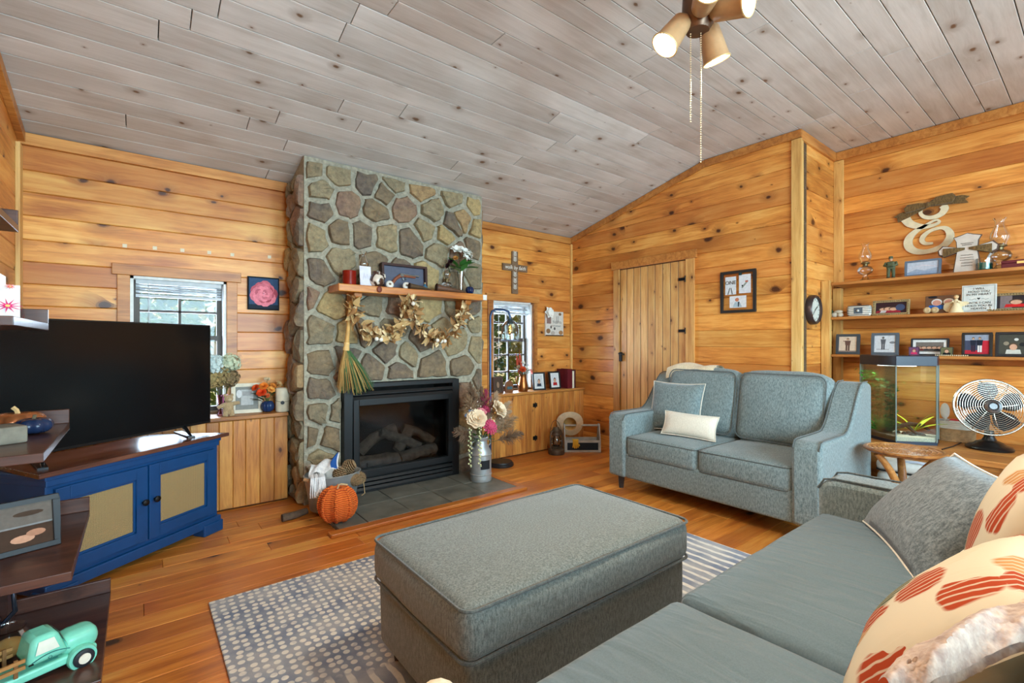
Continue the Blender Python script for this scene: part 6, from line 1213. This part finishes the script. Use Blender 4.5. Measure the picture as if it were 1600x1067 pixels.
pr = N(tt, 'ValToRGB'); pr.color_ramp.interpolation = 'CONSTANT'; e = pr.color_ramp.elements
while len(e) < 5: e.new(.5)
for q_, (p_, c_) in zip(e, ((0, srgb(150, 56, 24)), (.42, srgb(190, 174, 148)), (.52, srgb(168, 118, 70)), (.64, srgb(66, 72, 48)), (.76, srgb(190, 176, 152)))): q_.position = p_; q_.color = c_
tt.links.new(sepc.outputs[0], pr.inputs[0]); wv_ = N(tt, 'TexWave'); wv_.inputs['Scale'].default_value = 16; wv_.inputs['Distortion'].default_value = 4; tt.links.new(vv, wv_.inputs[0])
inner = ramp(tt, vo.outputs['Distance'], [(.5, (1, 1, 1, 1)), (.58, (0, 0, 0, 1))]); vein = ramp(tt, wv_.outputs['Fac'], [(.1, (0, 0, 0, 1)), (.22, (1, 1, 1, 1))])
tt.links.new(mix(tt, math_(tt, 'MULTIPLY', inner, math_(tt, 'MULTIPLY_ADD', vein, .75, .25)), srgb(192, 178, 154), pr.outputs[0]), b.inputs['Base Color'])
pil('grey_pillow', 'large grey tweed pillow leaning in the far corner of the sofa', (1.985, .47, .505), (R(-44), 0, R(208.7)), .54, .40, .17, fabric('charcoal_tweed', srgb(78, 88, 94), srgb(136, 146, 150), 220), cream, seed=4)
pil('floral_pillow', 'cream pillow printed with rust and green leaves against the sofa back', (1.60, .19, .505), (R(-14), 0, R(190)), .46, .44, .15, mf, seed=6)
pil('floral_cushion', 'cream floral cushion with large rust leaves nearest on the sofa', (1.2, .33, .505), (R(-42), R(0), R(186)), .50, .42, .15, mf, seed=9)
pl_ = fabric('plush', srgb(140, 118, 108), srgb(186, 166, 150), 90, .95, .7)
def far(u, v, t): r_ = (u-800)/F; return Vector((sY+cY*r_, cY-sY*r_, (HY-v)/F))*t+Vector((0, 0, CH))
up_c = [far(*q_) for q_ in ((1372, 1064, .575), (1432, 1004, .595), (1515, 964, .63), (1605, 936, .66), (1700, 912, .69))]; lo_c = [far(*q_) for q_ in ((1402, 1112, .535), (1462, 1064, .545), (1535, 1026, .565), (1620, 1000, .59), (1715, 978, .62))]
def crv(c, f):
    q_ = f*4; i = min(3, int(q_)); return c[i].lerp(c[i+1], q_-i)
t = thing('plush_throw', 'mauve-cream plush throw draped along the sofa below the floral cushion', 'blanket', up_c[0])
def plu(u, v): return tuple(crv(up_c, u).lerp(crv(lo_c, u), v)+Vector((-.3, -.1, .6)).normalized()*(.022*math.sin(PI*v)+.007*math.sin(u*14+v*5)+.005*noise.noise(Vector((u*30, v*16, 0))))-up_c[0])
obj('pile', M().grid(plu, 60, 16).grid(lambda u, v: tuple(Vector(plu(u, v))+Vector((.02, 0, -.02))), 60, 16), pl_, t, smooth=80)
t = thing('rolled_throw', 'cream throw rolled up at the front of the sofa seat', 'blanket', (.40, .45, .556)); obj('roll', M().tube([(0, .31*i/10, .006*math.sin(i)) for i in range(11)], [.035]+[.054]*9+[.034], 16), fl_, t, smooth=70); obj('tie', M().tube([(.056*math.cos(2*PI*i/18), .16, .056*math.sin(2*PI*i/18)) for i in range(18)], .003, 5, True), cmat((180, 150, 110), .8), t)
# ================================================================== on the tiered shelf
z = LT[0]
t = thing('red_jar', 'jar of red candle wax with dark lid on the top tier', 'jar', (-.40, 2.28, z)); obj('jar', M().lathe([(.0, 0), (.035, 0), (.038, .01), (.038, .07), (.028, .09), (.028, .1), (.0, .1)], 20, False), cmat((150, 40, 28), .15), t, smooth=40); obj('band', M().lathe([(.0385, .045), (.0385, .068)], 20, False), cmat((206, 176, 120), .5), t); obj('lid', M().lathe([(.03, .1), (.034, .102), (.034, .125), (.0, .13)], 20, False), cmat((54, 58, 66), .4), t, smooth=40)
z = LT[1]
fb = [BG((236, 230, 226))]
for cx, cz, r_, c_ in ((.3, .8, .3, (226, 60, 70)), (.75, .42, .34, (220, 40, 110)), (.3, .12, .25, (226, 70, 90)), (.8, .95, .16, (236, 90, 90))):
    fb += [([(cx+r_*.14*math.cos(a+.5), cz+r_*.1*math.sin(a+.5)), (cx+r_*math.cos(a), cz+r_*.62*math.sin(a)), (cx+r_*.14*math.cos(a-.5), cz+r_*.1*math.sin(a-.5))], c_) for a in [2*PI*i/11 for i in range(11)]]+[(poly_e(cx, cz, r_*.16, r_*.1), (240, 200, 120))]
t = thing('flower_tissue_box', 'white tissue box printed with pink daisies on the second tier', 'box', (-.36, 2.22, z), R(10)); obj('carton', M().box(-.055, .055, -.055, .055, 0, .115), cmat((236, 230, 226), .6), t)
o = obj('picture', pic(.11, .115, fb, -.0555), PRINT, t); o2 = dupm('picture', o.data, t, (0, 0, 0), (0, 0, R(90))); obj('tissue', M().grid(lambda u, v: ((u-.5)*.05, .012*math.sin(u*7), .115+.045*v*(1-.6*abs(u-.5))), 6, 4), cmat((240, 240, 240), .9), t, smooth=60)
z = LT[2]
t = thing('copper_pumpkin', 'shiny copper pumpkin on the third tier', 'pumpkin', (-.31, 2.25, z)); obj('body', M().pumpkin(.07, .062, 9), plain('copper_glaze', srgb(164, 98, 58), .25, .5), t, smooth=60); obj('stem', M().tube([(0, 0, .05), (-.005, 0, .068), (-.014, 0, .078)], .007, 6), cmat((196, 160, 110), .6), t)
t = thing('navy_pumpkin', 'small navy pumpkin beside the copper one on the third tier', 'pumpkin', (-.262, 2.14, z)); obj('body', M().pumpkin(.05, .052, 8), cmat((28, 40, 66), .25), t, smooth=60); obj('stem', M().tube([(0, 0, .044), (.004, 0, .06)], .005, 6), cmat((90, 80, 60), .6), t)
t = thing('wooden_block', 'weathered grey wooden sign block lying on the third tier', 'block', (-.34, 1.98, z), R(25)); obj('block', M().soft(.15, .1, .05, .006, 4), plain('driftwood_grey', srgb(104, 98, 86), .8, var=.4, sc=18), t, smooth=40); obj('cord', M().tube([(-.076, -.02, .03), (.0, -.0525, .03), (.076, -.02, .03)], .002, 5), cmat((70, 64, 56), .8), t)
t = thing('dark_plaque', 'dark slate plaque leaning at the wall end of the third tier', 'plaque', (-.46, 2.12, z), rot=(R(-12), 0, R(35))); obj('slate', M().box(-.06, .06, -.006, .006, 0, .16), cmat((56, 60, 72), .6), t); obj('edge_line', M().box(-.05, .05, -.0075, -.006, .01, .014), cmat((130, 134, 140), .6), t)
z = LT[3]
photo('black collage frame of four baby hand and flower photos on the fourth tier', (-.315, 1.975, z), R(18), .27, .155, (30, 28, 30), .016, [BG((130, 128, 126)), (poly_r(.0, .52, .48, 1), (70, 68, 66)), (poly_r(.52, .52, 1, 1), (104, 94, 86)), (poly_r(0, 0, .48, .48), (130, 62, 46)), (poly_r(.52, 0, 1, .48), (66, 46, 34)), (poly_e(.2, .72, .1, .12), (170, 166, 164)), (poly_e(.32, .8, .09, .1), (140, 136, 134)), (poly_e(.78, .78, .14, .06), (70, 52, 40)), (poly_e(.18, .22, .1, .12), (190, 110, 84)), (poly_e(.32, .28, .1, .12), (206, 130, 100)), (poly_e(.72, .2, .11, .09), (190, 140, 112)), (poly_e(.84, .3, .09, .08), (170, 120, 94))], 10)
z = LT[4]
mint = cmat((122, 206, 182), .25); t = thing('toy_truck', 'mint green ceramic pickup truck with wooden rails on the lowest tier', 'toy truck', (-.25, 1.87, z), R(22))
def taper(x0, x1, y, z0, z1, tx0, tx1, ty): return M().add([(x0, -y, z0), (x1, -y, z0), (x1, y, z0), (x0, y, z0), (tx0, -ty, z1), (tx1, -ty, z1), (tx1, ty, z1), (tx0, ty, z1)], [(3, 2, 1, 0), (4, 5, 6, 7), (0, 1, 5, 4), (1, 2, 6, 5), (2, 3, 7, 6), (3, 0, 4, 7)])
obj('cab', taper(-.005, .085, .052, .055, .125, .008, .062, .042), mint, t, bev=.012, smooth=50); obj('hood', M().at((.115, 0, .03)).soft(.09, .084, .065, .028, 5), mint, t, smooth=60); obj('chassis', M().box(-.17, .15, -.045, .045, .018, .042), mint, t, bev=.006)
for x in (.112, -.1):
    for s_ in (-1, 1):
        obj('fender', M().at((x, s_*.048, .024), (R(90), 0, 0)).lathe([(.032, -.012), (.034, -.006), (.034, .006), (.032, .012)], 20), mint, t, smooth=50)
        w2 = obj('wheel', M().at((x, s_*.06, .0245), (R(90), 0, 0)).lathe([(.0, -.009), (.02, -.01), (.0245, -.007), (.0245, .007), (.02, .01), (.0, .009)], 22, False), cmat((36, 38, 44), .5), t, smooth=40); obj('hubcap', M().at((x, s_*.0695, .0245), (R(90), 0, 0)).lathe([(.015, -.002), (.014, .002), (.0, .003)], 16), cmat((226, 220, 204), .4), w2)
for s_ in (-1, 1):
    obj('side_window', M().add([(.012, s_*.0525, .082), (.062, s_*.0525, .082), (.052, s_*.0475, .114), (.02, s_*.0475, .114)], [(0, 1, 2, 3)]), cmat((216, 220, 206), .3), t)
    for zz in (.06, .078): obj('rail', M().box(-.165, -.008, s_*.05-.003, s_*.05+.003, zz, zz+.009), cmat((160, 116, 66), .6), t)
    for x in (-.15, -.085, -.025): obj('rail_post', M().box(x-.004, x+.004, s_*.046-.003, s_*.046+.003, .042, .09), cmat((120, 84, 48), .6), t)
obj('windshield', M().add([(.0845, -.04, .07), (.0845, .04, .07), (.068, .036, .115), (.068, -.036, .115)], [(0, 1, 2, 3)]), cmat((216, 220, 206), .3), t)
obj('door_lettering', M().tube([(.004+.01*i, -.0535+.0, .066+.010*math.sin(PI*i/8)) for i in range(9)], .0011, 4).tube([(.026, -.0535, .056), (.058, -.0535, .056)], .0011, 4).tube([(.042+.004*math.cos(i), -.0535, .064+.004*math.sin(i)) for i in range(6)], .0008, 4, True), cmat((24, 96, 98), .6), t); obj('door_handle', M().box(-.002, .008, -.056, -.052, .062, .0645), iron, t)
t = thing('clear_vase', 'clear glass bowl of potpourri standing behind the toy truck', 'vase', (-.30, 2.02, z)); obj('bowl', M().lathe([(.0, 0), (.03, 0), (.05, .03), (.052, .06), (.035, .09), (.04, .1)], 22, False), GLS, t, smooth=60); obj('potpourri', M().ball((0, 0, .038), (.04, .04, .028), 12, 8), cmat((176, 142, 84), .9), t, smooth=60)
t = thing('metal_pitcher', 'dark polished metal jug at the back of the lowest tier', 'jug', (-.40, 2.16, z)); pw = plain('pewter', srgb(70, 76, 90), .2, .85); obj('jug', M().lathe([(.0, 0), (.05, 0), (.062, .03), (.065, .07), (.045, .12), (.04, .15), (.05, .17)], 24, False), pw, t, smooth=60); obj('handle', M().tube([(.045, 0, .15), (.09, 0, .15), (.095, 0, .09), (.062, 0, .05)], .007, 8), pw, t, smooth=60)
